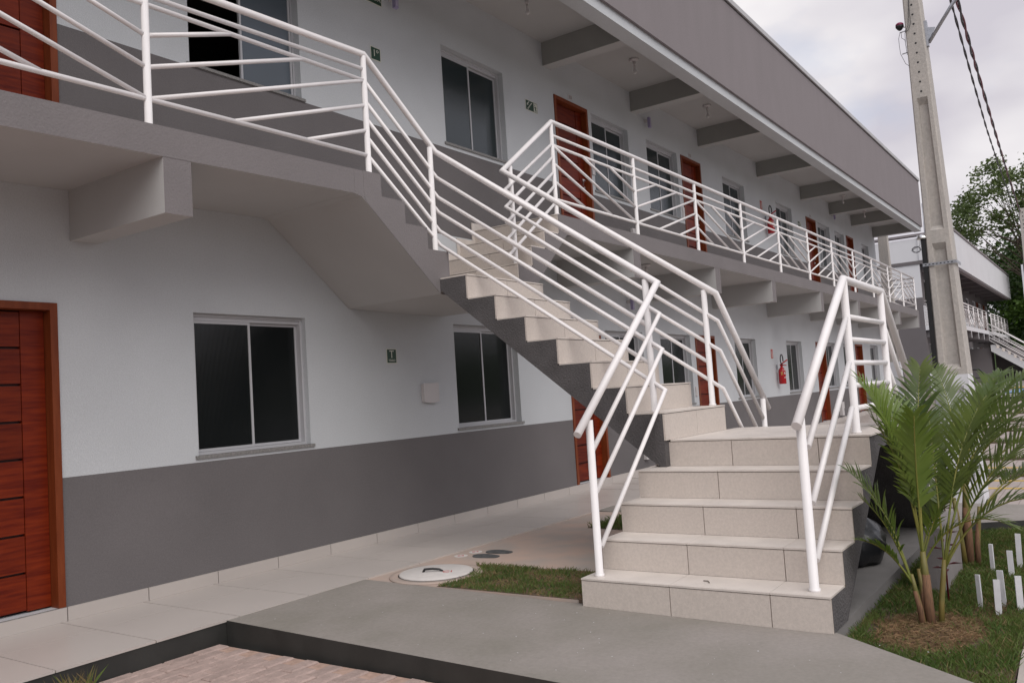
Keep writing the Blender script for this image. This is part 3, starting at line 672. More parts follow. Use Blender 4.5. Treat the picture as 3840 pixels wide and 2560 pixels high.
def extinguisher(x, zb, label, ht=.36, y=0, sc=1., detail=True):
    t = thing('fire_extinguisher', (x, y - .11, zb), label, 'fire extinguisher'); c = (x, y - .115, zb); r = .076
    obj('cylinder', MB().lathe([(r * .9, 0), (r, .012), (r, ht - .10), (r * .9, ht - .055), (r * .6, ht - .02), (.026, ht), (.026, ht + .03)], c, 20), EXTR, t)
    if detail:
        v = MB().box(x - .02, y - .145, zb + ht + .028, x + .02, y - .085, zb + ht + .065).tube([(x, y - .10, zb + ht + .06), (x + .015, y - .16, zb + ht + .10), (x + .03, y - .24, zb + ht + .15)], .013, 8).tube([(x, y - .11, zb + ht + .04), (x, y - .22, zb + ht + .035)], .011, 8)
        obj('valve_lever', v, EXTR, t)
        pts = [(x - .02 - .10 * math.sin(a) * .9, y - .135, zb + ht + .05 + .11 * (1 - math.cos(a))) for a in [i * .42 for i in range(0, 13)]]
        obj('hose', MB().tube(pts, .0115, 8), BLACK, t)
        lb = MB()
        for k_ in range(9):
            a0 = math.radians(-130 + (k_ % 3) * 28); z = zb + .12 + (k_ // 3) * .085; 
            a1 = a0 + math.radians(19); rr_ = r + .0012
            lb.face([(c[0] + rr_ * math.cos(a0), c[1] + rr_ * math.sin(a0), z), (c[0] + rr_ * math.cos(a1), c[1] + rr_ * math.sin(a1), z), (c[0] + rr_ * math.cos(a1), c[1] + rr_ * math.sin(a1), z + .025 + .02 * (k_ % 2)), (c[0] + rr_ * math.cos(a0), c[1] + rr_ * math.sin(a0), z + .025 + .02 * (k_ % 2))])
        obj('label', lb, LABEL, t)
        a0, a1 = math.radians(-178), math.radians(-150); rr_ = r + .0012; lb = MB().face([(c[0] + rr_ * math.cos(a0), c[1] + rr_ * math.sin(a0), zb + .19), (c[0] + rr_ * math.cos(a1), c[1] + rr_ * math.sin(a1), zb + .19), (c[0] + rr_ * math.cos(a1), c[1] + rr_ * math.sin(a1), zb + .26), (c[0] + rr_ * math.cos(a0), c[1] + rr_ * math.sin(a0), zb + .26)]); obj('label', lb, YELLOW, t)
        obj('bracket', MB().box(x - .015, y - .03, zb + ht - .04, x + .015, y - .0005, zb + ht + .06), GALV, t)
    return t
extinguisher(18.46, 1.215, 'red fire extinguisher with black hose hanging on the ground floor wall')
extinguisher(18.56, 4.50, 'red fire extinguisher on the upper gallery wall behind the railing', .34)
b = MB(); n = 9
pts = [(6.79, 1.507), (7.03, 1.507)] + [(7.03 - .24 * i / n, 1.312 - .012 * math.sin(math.pi * i / n)) for i in range(n + 1)]
t = thing('distribution_box', (6.91, 0, 1.3), 'white plastic wall box with curved lower edge under the stairs', 'wall box')
obj('cover', MB().prism(pts[::-1], 'y', -.034, -.016), PLAST, t); obj('back_box', MB().box(6.785, -.0155, 1.315, 7.02, -.0005, 1.50), PLAST, t)
def plate(name, x, z, w, h, label, cat, grp=None, d=.02): single(name, MB().box(x - w / 2, -d, z - h / 2, x + w / 2, -.0005, z + h / 2).box(x - w * .25, -d - .004, z - h * .2, x + w * .25, -d - .0003, z + h * .2), PLAST, (x, 0, z), label, cat, grp)
plate('switch_plate', 10.84, 4.55, .08, .22, 'slim white switch plate between first upper door and its window', 'switch plate')
plate('switch_plate', 14.03, 4.32, .08, .22, 'slim white switch plate left of the second upper door', 'switch plate')
plate('switch_plate', 13.99, 1.2, .08, .16, 'slim white switch plate between ground floor window and door', 'switch plate')
plate('outlet_box', 11.87, .30, .13, .13, 'white outlet box low on the grey wall under the stair flight', 'outlet box', d=.05)
plate('outlet_box', 11.97, 3.74, .10, .10, 'white outlet box low on the upper wall behind the gallery railing', 'outlet box', d=.04)
t = thing('hose_tap_cover', (23.55, 0, .35), 'white stepped pipe cover low on the far grey wall', 'pipe cover'); obj('cover', MB().box(23.4, -.07, .27, 23.6, -.0005, .62), PLAST, t); obj('side_box', MB().box(23.602, -.05, .45, 23.74, -.0005, .62), PLAST, t)
def elight(x, z, label):
    t = thing('emergency_light', (x, 0, z), label, 'emergency light', 'lavender emergency lights'); obj('housing', MB().box(x, -.105, z + .05, x + .055, -.065, z + .22), LAV, t)
    obj('bracket', MB().box(x + .012, -.0645, z + .15, x + .04, -.0005, z + .20), PLAST, t)
    obj('lens', MB().box(x + .006, -.109, z + .065, x + .049, -.1055, z + .205), mat('lilac_lens', (.42, .38, .52), .2), t)
elight(6.60, 5.40, 'lavender emergency light right of the cut off exit sign'); elight(12.70, 5.50, 'lavender emergency light above the second upper window past the first door')
elight(24.3, 5.55, 'tiny lavender emergency light high at the far end of the gallery'); elight(11.6, 2.45, 'lavender emergency light on the ground floor behind the stair railing')
def bulb(x, y, z, label):
    t = thing('ceiling_lamp', (x, y, z), label, 'ceiling lamp', 'bare bulb ceiling lamps')
    obj('ceiling_rose', MB().lathe([(.032, -.036), (.064, -.024), (.068, -.002)], (x, y, z), 18), PLAST, t)
    obj('socket', MB().lathe([(.018, -.095), (.022, -.085), (.022, -.037)], (x, y, z), 14), PLAST, t)
    obj('bulb', MB().lathe([(.003, -.225), (.016, -.220), (.025, -.205), (.027, -.19), (.020, -.17), (.012, -.145), (.013, -.13), (.014, -.096)], (x, y, z), 16), BULB, t)
bulb(8.4, -.60, 6.04, 'bare bulb ceiling lamp at the top of the picture'); bulb(11.06, -.68, 6.04, 'bare bulb ceiling lamp above the first upper door'); bulb(13.8, -.68, 6.04, 'bare bulb ceiling lamp above the second upper door')
bulb(23.43, -.55, 6.04, 'tiny bare bulb under the far roof bay'); bulb(26.1, -.5, 6.04, 'farthest tiny bare bulb under the roof'); bulb(11.09, -.61, 3.062, 'bare bulb lamp under the gallery behind the stair handrails')

# ------------------------------------------------------------------ apron details
t = thing('manhole_cover', (5.08, -1.52, -.011), 'round white painted manhole cover with iron handle on the stained apron', 'manhole cover')
obj('collar', MB().lathe([(.36, 0), (.355, .010), (.292, .013), (.29, 0)], (5.08, -1.52, -.011), 40), DIRT, t)
obj('lid', MB().lathe([(.283, .0), (.283, .020), (.276, .024), (.0, .025)], (5.08, -1.52, -.011), 40), MANW, t)
obj('lid_gap', MB().lathe([(.2905, .0), (.2905, .0135), (.2838, .0136)], (5.08, -1.52, -.011), 40), BLACK, t)
obj('handle', MB().tube([(5.02, -1.44, .012), (5.03, -1.45, .034), (5.06, -1.50, .036), (5.09, -1.545, .029), (5.10, -1.57, .013)], .009, 8), BLACK, t)
M_ = Matrix.Translation((5.10, -1.615, .0145)) @ Matrix.Rotation(math.radians(-55), 4, 'Z'); obj('lettering', text_mb('CI', .085, M_, .0008), REDP, t)
for (x, y), (mx_, my_), tx, lb in (((5.80, -1.46), (5.745, -1.235), '02', 'dark slate pit patch nearer the manhole cover with red number'), ((5.99, -1.46), (5.93, -1.25), '04', 'dark slate pit patch farther from the manhole cover with red number')):
    t = thing('inspection_pit', (x, y, -.011), lb, 'pit cover', 'slate pit covers on the apron')
    pts = [(x + .075 * math.cos(a) * (1 + .12 * math.sin(3 * a)), y + .145 * math.sin(a) * (1 + .10 * math.cos(2 * a + x))) for a in [i * math.pi / 9 for i in range(18)]]
    obj('slate_cover', MB().prism(pts, 'z', -.0105, -.0055), SLATE, t)
    obj('number_disc', MB().lathe([(.058, 0), (.058, .003)], (mx_, my_, -.0105), 20), MANW, t)
    M_ = Matrix.Translation((mx_, my_, -.0065)) @ Matrix.Rotation(math.radians(-55), 4, 'Z'); obj('number', text_mb(tx, .06, M_, .0006), REDP, t)

# grass: blades as one object each
def blades(name, pts, h, w, mats, bias=0., at=(0, 0, 0), dry=.15, tilt=.5):
    v = []; f = []; mi = []
    for x, y, z, s in pts:
        a = random.uniform(0, 6.283); hh = h * random.uniform(.5, 1.25) * s; ww = w * random.uniform(.6, 1.2)
        dx, dy = math.cos(a) * ww, math.sin(a) * ww; lx, ly = random.gauss(0, tilt) * hh, random.gauss(0, tilt) * hh
        i = len(v); v += [(x - dx, y - dy, z), (x + dx, y + dy, z), (x + lx * .45 + dx * .7, y + ly * .45 + dy * .7, z + hh * .6), (x + lx, y + ly, z + hh)]
        f += [(i, i + 1, i + 2), (i, i + 2, i + 3)]; k_ = 1 if random.random() < dry else 0; mi += [k_, k_]
    me = D.meshes.new(name); me.from_pydata([(p[0] - at[0], p[1] - at[1], p[2] - at[2]) for p in v], [], f)
    for m in mats: me.materials.append(m)
    me.polygons.foreach_set('material_index', mi); me.update()
    return tag(inst(name, me, None, at), kind='stuff')
def inpoly(x, y, P):
    c = False; j = len(P) - 1
    for i in range(len(P)):
        if (P[i][1] > y) != (P[j][1] > y) and x < (P[j][0] - P[i][0]) * (y - P[i][1]) / (P[j][1] - P[i][1]) + P[i][0]: c = not c
        j = i
    return c
def scatter(P, n, z, dryfn=None):
    X = [p[0] for p in P]; Yv = [p[1] for p in P]; r_ = []
    while len(r_) < n:
        x, y = random.uniform(min(X), max(X)), random.uniform(min(Yv), max(Yv))
        if inpoly(x, y, P):
            s = 1.
            if dryfn:
                s = dryfn(x, y)
                if s <= 0: continue
            r_.append((x, y, z, s))
    return r_
nz_ = lambda x, y, sc: noise.noise(Vector((x * sc, y * sc, 3.1)))
patch = [(4.75, -1.80), (4.98, -1.85), (5.35, -1.74), (5.48, -1.60), (5.50, -2.1), (5.53, -2.66), (4.75, -3.02)]
bed = MB().prism(patch, 'z', -.030, -.0085); structure('grass_patch_soil', bed, SOIL)
fn1 = lambda x, y: 1.0 if nz_(x, y, 5.5) > -.02 or random.random() < .25 else 0
pts = scatter(patch, 7500, -.009, fn1); blades('grass_patch', pts, .028, .0022, [GRASS, GRASSDRY], dry=.22)
dp = scatter(patch, 2600, -.009, lambda x, y: .7 if nz_(x, y, 5.5) < .02 else 0); blades('dry_grass_patch', dp, .018, .0024, [GRASSDRY, STRAW], dry=.5, tilt=1.4)
patch2 = [(7.3, -1.58), (8.3, -1.58), (8.3, -2.9), (7.25, -2.9), (7.25, -1.95)]
structure('grass_patch_soil', MB().prism(patch2, 'z', -.030, -.0085), SOIL); blades('grass_patch', scatter(patch2, 6000, -.009), .05, .003, [GRASS, GRASSDRY], dry=.1)
lawnP = [(4.17, -5.395), (8.85, -5.395), (8.28, -4.57), (4.75, -4.575)]
def lawnf(x, y):
    d1 = math.hypot((x - 5.2) / .42, (y + 4.93) / .30); d2 = math.hypot((x - 5.75) / .30, (y + 5.2) / .10)
    if d1 < 1 and random.random() > .05 + .3 * max(0, d1 - .6): return 0
    if d2 < 1 and random.random() > .35: return 0
    if nz_(x, y, 4.) < -.25 and random.random() > .35: return 0
    return 1
blades('lawn_grass', scatter(lawnP, 30000, -.134, lawnf), .042, .0022, [GRASS, GRASSDRY], dry=.14)
ml = [(5.2 + .44 * math.cos(a) * random.uniform(.72, 1.25), -4.93 + .31 * math.sin(a) * random.uniform(.75, 1.15)) for a in [i * math.pi / 10 for i in range(20)]]
mb_ = MB(); c0 = (5.2, -4.93, -.105)
for i in range(20): mb_.face([c0, (*ml[i], -.134), (*ml[(i + 1) % 20], -.134)], 0, True)
tag(obj('mulch_mound', mb_, mat('mulch_soil', (.12, .068, .042), .95, var=.3, vscale=20, bump=.6, bscale=60)), kind='stuff')
mp_ = []
for x, y, z, s in scatter(ml, 5200, 0): mp_.append((x, y, -.134 + .03 * max(0, 1 - math.hypot((x - 5.2) / .44, (y + 4.93) / .31)), 1))
blades('dry_mulch', mp_, .014, .0022, [STRAW, GRASSDRY], dry=.45, tilt=2.2)
blades('dry_mulch', scatter([(5.45, -5.3), (6.1, -5.3), (6.1, -5.08), (5.45, -5.08)], 1100, -.132), .014, .002, [STRAW, GRASSDRY], dry=.45, tilt=2.)
t = blades('dry_grass_tuft', [(2.42 + random.gauss(0, .07), -1.24 + random.gauss(0, .04), -.14, 1) for _ in range(120)], .125, .0018, [GRASSDRY, GRASS], dry=.4, tilt=.35)

# litter on paving
lit = MB()
for _ in range(90):
    x, y = random.uniform(3.5, 4.7), random.uniform(-5.2, -1.2); s = random.uniform(.002, .007); z = lin(y, -1.099, -.004, -5.42, -.066) + .0008; a = random.uniform(0, 6)
    lit.face([(x + s * math.cos(a + q) * (1 if q_ % 2 else .5), y + s * math.sin(a + q) * (1 if q_ % 2 else .6), z + .001) for q_, q in enumerate((0, 1.5, 3.1, 4.7))])
tag(obj('litter_specks', lit, STAKE), kind='stuff')
single('fallen_leaf', MB().face([(4.78, -1.86, -.010), (4.83, -1.90, -.004), (4.85, -1.96, -.008), (4.80, -1.94, -.012)]), mat('pale_leaf', (.52, .50, .33), .6), (4.8, -1.9, -.02), 'pale fallen leaf at the edge of the grass beside the manhole cover', 'leaf')
single('twig', MB().tube([(4.80, -3.85, .1475), (4.83, -3.83, .149), (4.835, -3.80, .1475)], .003, 6), BARK, (4.8, -3.85, .143), 'small brown twig lying on the bottom tread', 'twig')

# white stakes
for i, (x, y, h, lb) in enumerate(((5.64, -5.183, .23, 'wide white stake in front of a taller stake'), (5.81, -5.072, .215, 'slim white stake nearest the concrete slab'), (5.89, -5.185, .235, 'white stake standing behind the wide front stake'), (5.75, -5.285, .235, 'white stake at the right in the front row'), (6.82, -5.04, .22, 'slim white stake behind the dry lawn patch'), (6.69, -5.165, .20, 'wide pointed white stake in the rear row'), (6.87, -5.264, .23, 'rear white stake at the picture edge'), (7.0, -5.19, .27, 'white stake directly behind the pointed rear stake'))):
    w = .024 if i in (1, 4, 6) else .034; x += .035; y -= .05; t = math.radians(random.uniform(-2, 2)); b = MB()
    h *= .9; prof_ = [(-w / 2, .03), (0, -.05), (w / 2, .03), (w / 2, h), (-w / 2, h)]
    b.prism(prof_, 'x', -.008, .008); b.xf(Matrix.Translation((x, y, -.134)) @ Matrix.Rotation(t, 4, 'X') @ Matrix.Rotation(random.uniform(-.06, .06), 4, 'Y') @ Matrix.Rotation(random.uniform(-.3, .3), 4, 'Z'))
    single('garden_stake', b, STAKE, (x, y, -.134), lb, 'stake', 'white garden stakes in the lawn')
single('concrete_slab', MB().box(6.11, -4.90, -.2, 6.86, -4.80, .285), mat('slab_concrete', (.235, .215, .212), .9, var=.1, vscale=6, bump=.5, bscale=90), (6.4, -4.85, -.135), 'upright grey concrete slab standing in the lawn behind the front palm', 'concrete slab')

# rubbish bag under the stairs
bm_ = MB(); seg, rows = 22, 12
for r_ in range(rows + 1):
    th = math.pi * r_ / rows
    for s_ in range(seg):
        a = 2 * math.pi * s_ / seg; d = Vector((math.sin(th) * math.cos(a), math.sin(th) * math.sin(a), math.cos(th)))
        k_ = 1 + .22 * noise.noise(d * 2.2) + .09 * noise.noise(d * 6)
        p = Vector((d.x * .27, d.y * .21, max(d.z * .19, -.13))) * k_
        if d.z > .8: p.z += .08 * (d.z - .8) * 5
        bm_.v.append((6.56 + p.x, -4.25 + p.y, .085 + p.z))
for r_ in range(rows):
    for s_ in range(seg):
        a = r_ * seg + s_; b = r_ * seg + (s_ + 1) % seg; bm_.f.append((a, a + seg, b + seg, b)); bm_.m.append(0); bm_.sm.append(True)
single('rubbish_bag', bm_, BAG, (6.56, -4.25, -.05), 'crumpled black rubbish bag lying under the bottom landing', 'bag')

# ------------------------------------------------------------------ palms
def frond(par, base, az, el, length, droop, n=34, lmax=.36, m=FROND, start=.34, seed=0, lw=.0095, side_droop=.7):
    rd = random.Random(seed); h = Vector((math.cos(az), math.sin(az), 0)); p = Vector(base); e_ = el; st = 22; ds = length / st; pts = [p.copy()]; dirs = []
    for i in range(st):
        d = h * math.cos(e_) + Vector((0, 0, 1)) * math.sin(e_); p = p + d * ds; pts.append(p.copy()); dirs.append(d); e_ -= droop / st * (.3 + 1.7 * i / st)
    dirs.append(dirs[-1])
    b = MB(); b.tube(pts[::2], [lin(i, 0, .0075, 11, .002) for i in range(12)], 7, 1)
    for i in range(n):
        t = start + (1 - start) * i / (n - 1); q = t * st; k_ = min(int(q), st - 1); P = pts[k_].lerp(pts[k_ + 1], q - k_); d = dirs[k_]
        s = d.cross(Vector((0, 0, 1))); s = s.normalized() if s.length > .05 else Vector((-h.y, h.x, 0)); up = s.cross(d).normalized()
        u_ = (i / (n - 1)); ll = lmax * (.55 + 1.0 * u_ - 1.15 * u_ * u_) * rd.uniform(.78, 1.1)
        for sg in (-1, 1):
            o = (d * (.75 + .5 * u_) + s * sg * rd.uniform(.6, .85) + up * rd.uniform(.1, .5)).normalized()
            c = [P.copy()]; v = o.copy()
            for j in range(4):
                c.append(c[-1] + v * ll / 4); v = (v + Vector((0, 0, -1)) * side_droop * rd.uniform(.15, .32) * (j + 1) * .45).normalized()
            ll *= 1; wv = (o.cross(up)).normalized() * lw * rd.uniform(.7, 1.15)
            wd = [.45, 1., .95, .6, .05]; i0 = len(b.v)
            for j in range(5): b.v += [tuple(c[j] - wv * wd[j]), tuple(c[j] + wv * wd[j])]
            for j in range(4): b.f.append((i0 + 2 * j, i0 + 2 * j + 1, i0 + 2 * j + 3, i0 + 2 * j + 2)); b.m.append(0); b.sm.append(True)
    obj('frond', b, [m, RACHIS], par)
def imgdir(a): # azimuth of a horizontal direction given as angle from image-right towards away from the camera
    r_ = Vector((.572, -.82, 0)); f_ = Vector((.82, .572, 0)); v = r_ * math.cos(a) + f_ * math.sin(a); return math.atan2(v.y, v.x)
def palm(x, y, z, label, canes, fronds, seed):
    t = thing('palm', (x, y, z), label, 'palm')
    rd = random.Random(seed); tops = []
    for (dx, dy, h, lx, ly, r_) in canes:
        p = [(x + dx, y + dy, z - .03), (x + dx + lx * .3, y + dy + ly * .3, z + h * .35), (x + dx + lx * .7, y + dy + ly * .7, z + h * .7), (x + dx + lx, y + dy + ly, z + h)]
        obj('cane', MB().tube(p, [r_ * 1.15, r_, r_ * .95, r_ * .7], 10), CANE, t); tops.append(Vector(p[-1]))
        if rd.random() > .45 and tops[1:]: continue
        sh = [Vector(q) + Vector((rd.uniform(-.004, .004), rd.uniform(-.004, .004), 0)) for q in p[:3]]; obj('dry_sheath', MB().tube(sh, [r_ * 1.3, r_ * 1.22, r_ * .99], 9), SHEATH, t)
    for i, (ci, a, el, ln, dr, kw) in enumerate(fronds): frond(t, tops[ci] - Vector((0, 0, .05)), imgdir(math.radians(a)), math.radians(el), ln, math.radians(dr), seed=seed * 50 + i, **kw)
    return t
palm(5.33, -4.935, -.134, 'front areca palm in the straw mound beside the stairs', [(-.02, 0, .42, .0, .01, .021), (.035, -.04, .36, .05, -.04, .0155), (-.04, .03, .30, -.03, .04, .014), (.05, .03, .30, .04, .03, .014)],
     [(0, 165, 86, 0.86, 26, dict(n=34, lmax=.21, lw=.0085)), (0, 130, 87, 1.06, 30, dict(n=36, lmax=.30, m=FRONDY, lw=.0085)), (0, 250, 86, 0.88, 34, dict(n=30, lmax=.26, m=FRONDY)), (1, 12, 74, 1.41, 62, dict(n=36, lmax=.40, lw=.009)), (1, 2, 64, 1.10, 46, dict(n=32, lmax=.36, lw=.0085)), (0, 55, 80, 1.19, 34, dict(n=30, lmax=.32)),
      (1, -15, 62, 0.84, 95, dict(n=28, lmax=.28)), (2, 182, 62, 0.39, 48, dict(n=16, lmax=.16, m=FRONDY)), (2, 170, 76, 0.55, 30, dict(n=18, lmax=.16)), (0, 95, 84, 1.01, 30, dict(n=28, lmax=.30, m=FRONDY)), (3, 35, 66, 0.88, 70, dict(n=26, lmax=.26)),
      (3, -40, 68, 0.66, 90, dict(n=22, lmax=.22)), (1, 65, 72, 1.10, 50, dict(n=30, lmax=.32)), (3, 8, 72, 0.70, 40, dict(n=22, lmax=.24, m=FRONDY)), (2, 140, 78, 0.70, 34, dict(n=22, lmax=.24)), (1, 28, 76, 1.19, 44, dict(n=32, lmax=.34))], 3)
palm(7.05, -4.92, -.134, 'rear areca palm behind the stakes reaching out of the right edge', [(0, 0, .60, .02, -.02, .024), (.05, .03, .52, .05, -.03, .020), (-.05, .02, .50, -.03, .03, .019), (.03, -.05, .42, .04, -.04, .016)],
     [(0, 20, 70, 1.28, 72, dict(n=32, lmax=.38)), (0, 5, 62, 1.23, 85, dict(n=32, lmax=.40)), (1, -8, 55, 1.19, 90, dict(n=32, lmax=.38)), (1, 35, 74, 1.23, 60, dict(n=30, lmax=.34)), (2, 160, 76, 0.95, 60, dict(n=26, lmax=.28)),
      (2, 130, 80, 0.95, 45, dict(n=26, lmax=.28)), (0, 80, 80, 1.00, 40, dict(n=28, lmax=.30)), (3, -30, 52, 0.95, 95, dict(n=28, lmax=.32)), (3, 15, 45, 0.85, 80, dict(n=26, lmax=.30)), (0, -60, 66, 0.90, 85, dict(n=26, lmax=.30)), (1, 60, 70, 1.00, 70, dict(n=28, lmax=.32))], 9)
def cordyline(x, y, z, h, label, seed):
    t = thing('red_shrub', (x, y, z), label, 'shrub'); rd = random.Random(seed); obj('stem', MB().tube([(x, y, z), (x + .01, y, z + h * .6), (x + .012, y + .005, z + h)], [.006, .005, .003], 6), REDLEAF, t)
    for i in range(11):
        zz = z + h * (.45 + .55 * i / 10); a = i * 2.4; l_ = rd.uniform(.07, .11); d = Vector((math.cos(a), math.sin(a), .35)).normalized(); s = Vector((-math.sin(a), math.cos(a), 0)) * .014; p = Vector((x + .01, y, zz))
        b = MB(); q1 = p + d * l_ * .5; q2 = p + d * l_ + Vector((0, 0, -.02))
        b.face([p - s * .2, q1 - s, q2, q1 + s], 0, True); obj('leaf', b, REDLEAF, t)
cordyline(5.88, -4.945, -.134, .42, 'small crimson leaved shrub before the upright concrete slab', 1); cordyline(7.0, -4.80, -.134, .5, 'crimson shrub behind the concrete slab at the rear palm', 2)

# ------------------------------------------------------------------ utility poles
def pole(x, y, z0, H, w0, w1, d0, d1, pockets, label, white=0., lean=0.):
    """double-T concrete pole with pockets recessed in the -X face; the axis leans 'lean' metres in y per metre"""
    t = thing('utility_pole', (x, y, z0), label, 'utility pole')
    b = MB(); wd = lambda z: lin(z, 0, w0, H, w1); dp = lambda z: lin(z, 0, d0, H, d1)
    zs = sorted({0, H, *[p for q in pockets for p in q]} | ({white} if white else set()))
    rec = .05; bev = .012
    for a, c in zip(zs, zs[1:]):
        wa, wc, da, dc = wd(a) / 2, wd(c) / 2, dp(a), dp(c); mi = 1 if c <= white else 0
        A = lambda y_, x_, z_: (x + x_, y + y_ + lean * z_, z0 + z_)
        b.face([A(wa, bev, a), A(wa, da, a), A(wc, dc, c), A(wc, bev, c)], mi); b.face([A(-wa, da, a), A(-wa, bev, a), A(-wc, bev, c), A(-wc, dc, c)], mi); b.face([A(wa, da, a), A(-wa, da, a), A(-wc, dc, c), A(wc, dc, c)], mi)
        b.face([A(wa - bev, 0, a), A(wa, bev, a), A(wc, bev, c), A(wc - bev, 0, c)], mi); b.face([A(-wa, bev, a), A(-wa + bev, 0, a), A(-wc + bev, 0, c), A(-wc, bev, c)], mi)
        wa -= bev; wc -= bev
        if any(p[0] <= a and c <= p[1] for p in pockets):
            fa_, fc_ = wa * .60, wc * .60; ga, gc_ = wa * .44, wc * .44; e1, e2 = a + .05, c - .07
            b.face([A(wa, 0, a), A(wc, 0, c), A(fc_, 0, c), A(fa_, 0, a)], mi); b.face([A(-fa_, 0, a), A(-fc_, 0, c), A(-wc, 0, c), A(-wa, 0, a)], mi)
            b.face([A(fa_, 0, a), A(fc_, 0, c), A(gc_, rec, e2), A(ga, rec, e1)], mi); b.face([A(-ga, rec, e1), A(-gc_, rec, e2), A(-fc_, 0, c), A(-fa_, 0, a)], mi)
            b.face([A(ga, rec, e1), A(gc_, rec, e2), A(-gc_, rec, e2), A(-ga, rec, e1)], mi)
            for zz, f_, g_, e_ in ((a, fa_, ga, e1), (c, fc_, gc_, e2)): b.face([A(f_, 0, zz), A(g_, rec, e_), A(-g_, rec, e_), A(-f_, 0, zz)], mi)
        else: b.face([A(wa, 0, a), A(wc, 0, c), A(-wc, 0, c), A(-wa, 0, a)], mi)
    a = w1 / 2; q = y + lean * H
    b.face([(x, q - a, z0 + H), (x, q + a, z0 + H), (x + d1, q + a, z0 + H), (x + d1, q - a, z0 + H)], 0)
    obj('shaft', b, [CONC, PWHITE], t)
    return t
# main pole
PXm = 10.0; HM = 7.5; LW = .0295; W0 = .328; W1 = W0 - LW * HM; YLp = -4.402       # left edge of the pole stands plumb at YLp
pt = pole(PXm, YLp - W0 / 2, -.16, HM, W0, W1, .31, .20, [(.25, 1.28), (1.46, 2.80), (2.94, 4.38)], 'big weathered concrete utility pole with white painted foot in front of the block end', white=1.40, lean=(W0 - W1) / 2 / HM)
wz_ = lambda z: W0 - LW * (z + .16); cyp = lambda z: YLp - wz_(z) / 2
hb = MB()
for i in range(28):
    zz = 4.285 + i * .1065; hb.tube([(PXm - .001, cyp(zz), zz), (PXm + .03, cyp(zz), zz)], .0115, 8)
obj('bolt_hole', hb, BLACK, pt)['kind'] = 'stuff'
obj('conduit', MB().box(PXm - .012, YLp + .002, 1.25, PXm + .05, YLp + .046, 2.70), BLACK, pt)
obj('lower_conduit', MB().box(PXm - .012, YLp + .002, -.15, PXm + .05, YLp + .05, 1.248), mat('grey_conduit', (.33, .33, .36), .5), pt)
bz = 2.42; rw = YLp - wz_(bz)
st_ = MB().box(PXm - .018, rw - .02, bz - .016, PXm - .013, YLp + .05, bz + .016).box(PXm - .013, rw - .025, bz - .016, PXm + .30, rw - .02, bz + .016)
for i in range(9): st_.box(PXm - .0195, rw + .01 + i * .036, bz - .005, PXm - .0181, rw + .026 + i * .036, bz + .005, 1)
obj('strap', st_, [GALV, BLACK], pt)
dl = MB(); dl.lathe([(.054, 0), (.052, .018), (.040, .040), (.016, .052), (.0, .053)], (PXm + .02, YLp + .032, 2.702), 18); obj('dome_cap', dl, CHROME, pt)
coil = [(PXm + .02, YLp + .055, 2.70), (PXm + .02, YLp + .062, 2.64)]
for i in range(40): a = i * .55; r_ = .040 + .008 * math.sin(i * 1.3); coil.append((PXm + .02 + .006 * math.sin(i), YLp + .10 + r_ * math.cos(a), 2.60 + r_ * .75 * math.sin(a)))
obj('wire_coil', MB().tube(coil, .0022, 5), CABK, pt)
pc = MB(); py = YLp + .055; pc.lathe([(.012, -.045), (.026, -.032), (.042, -.008), (.042, .006)], (PXm + .03, py, 5.055), 14, 0); pc.lathe([(.042, .0065), (.040, .026), (.026, .038), (.0, .040)], (PXm + .03, py, 5.055), 14, 1); obj('photocell', pc, [BLACK, PHOTO], pt)
obj('bolt', MB().tube([(PXm + .05, YLp - .02, 5.0), (PXm + .03, YLp + .06, 4.985)], .006, 8), GALV, pt); obj('bolt', MB().tube([(PXm + .05, YLp - .02, 4.76), (PXm + .03, YLp + .055, 4.745)], .006, 8), GALV, pt)
obj('bracket', MB().tube([(PXm + .05, YLp - .01, 5.04), (PXm + .03, YLp + .03, 5.035)], .006, 8), PLAST, pt)
for w_ in ([(.02, .055, 4.985), (.02, .075, 4.92), (.02, .075, 4.84), (.02, .07, 4.75), (.02, .03, 4.63), (.0, -.005, 4.59)], [(.02, .045, 4.98), (.02, .045, 4.92), (.02, .015, 4.89), (.02, .008, 4.80)], [(-.01, -.075, 5.5), (-.012, -.055, 5.2), (-.012, -.035, 5.03), (-.012, .004, 4.95), (.02, .012, 4.85), (.02, .005, 4.72)], [(-.01, -.08, 5.5), (-.012, -.06, 5.2), (-.012, -.062, 5.05), (-.012, -.035, 4.98), (-.01, .004, 4.96)]):
    obj('wire', MB().tube([(PXm + a, YLp + b_, c_) for a, b_, c_ in w_], .0024, 5), CABK, pt)
ry = YLp - wz_(5.0)
obj('arm_bracket', MB().box(PXm + .07, ry - .030, 4.78, PXm + .13, ry + .01, 5.06), GALV, pt)
obj('arm_gusset', MB().prism([(ry - .030, 4.84), (ry - .105, 4.97), (ry - .030, 4.99)], 'x', PXm + .095, PXm + .105), GALV, pt)
obj('lamp_arm', MB().tube([(PXm + .10, ry - .03, 4.82), (PXm + .10, ry - .29, 5.17), (PXm + .10, ry - 1.1, 6.1), (PXm + .10, ry - 1.9, 6.55)], .019, 14), GALV, pt)
obj('street_lamp', MB().box(PXm + .0, ry - 2.35, 6.52, PXm + .2, ry - 1.85, 6.60), GALV, pt)
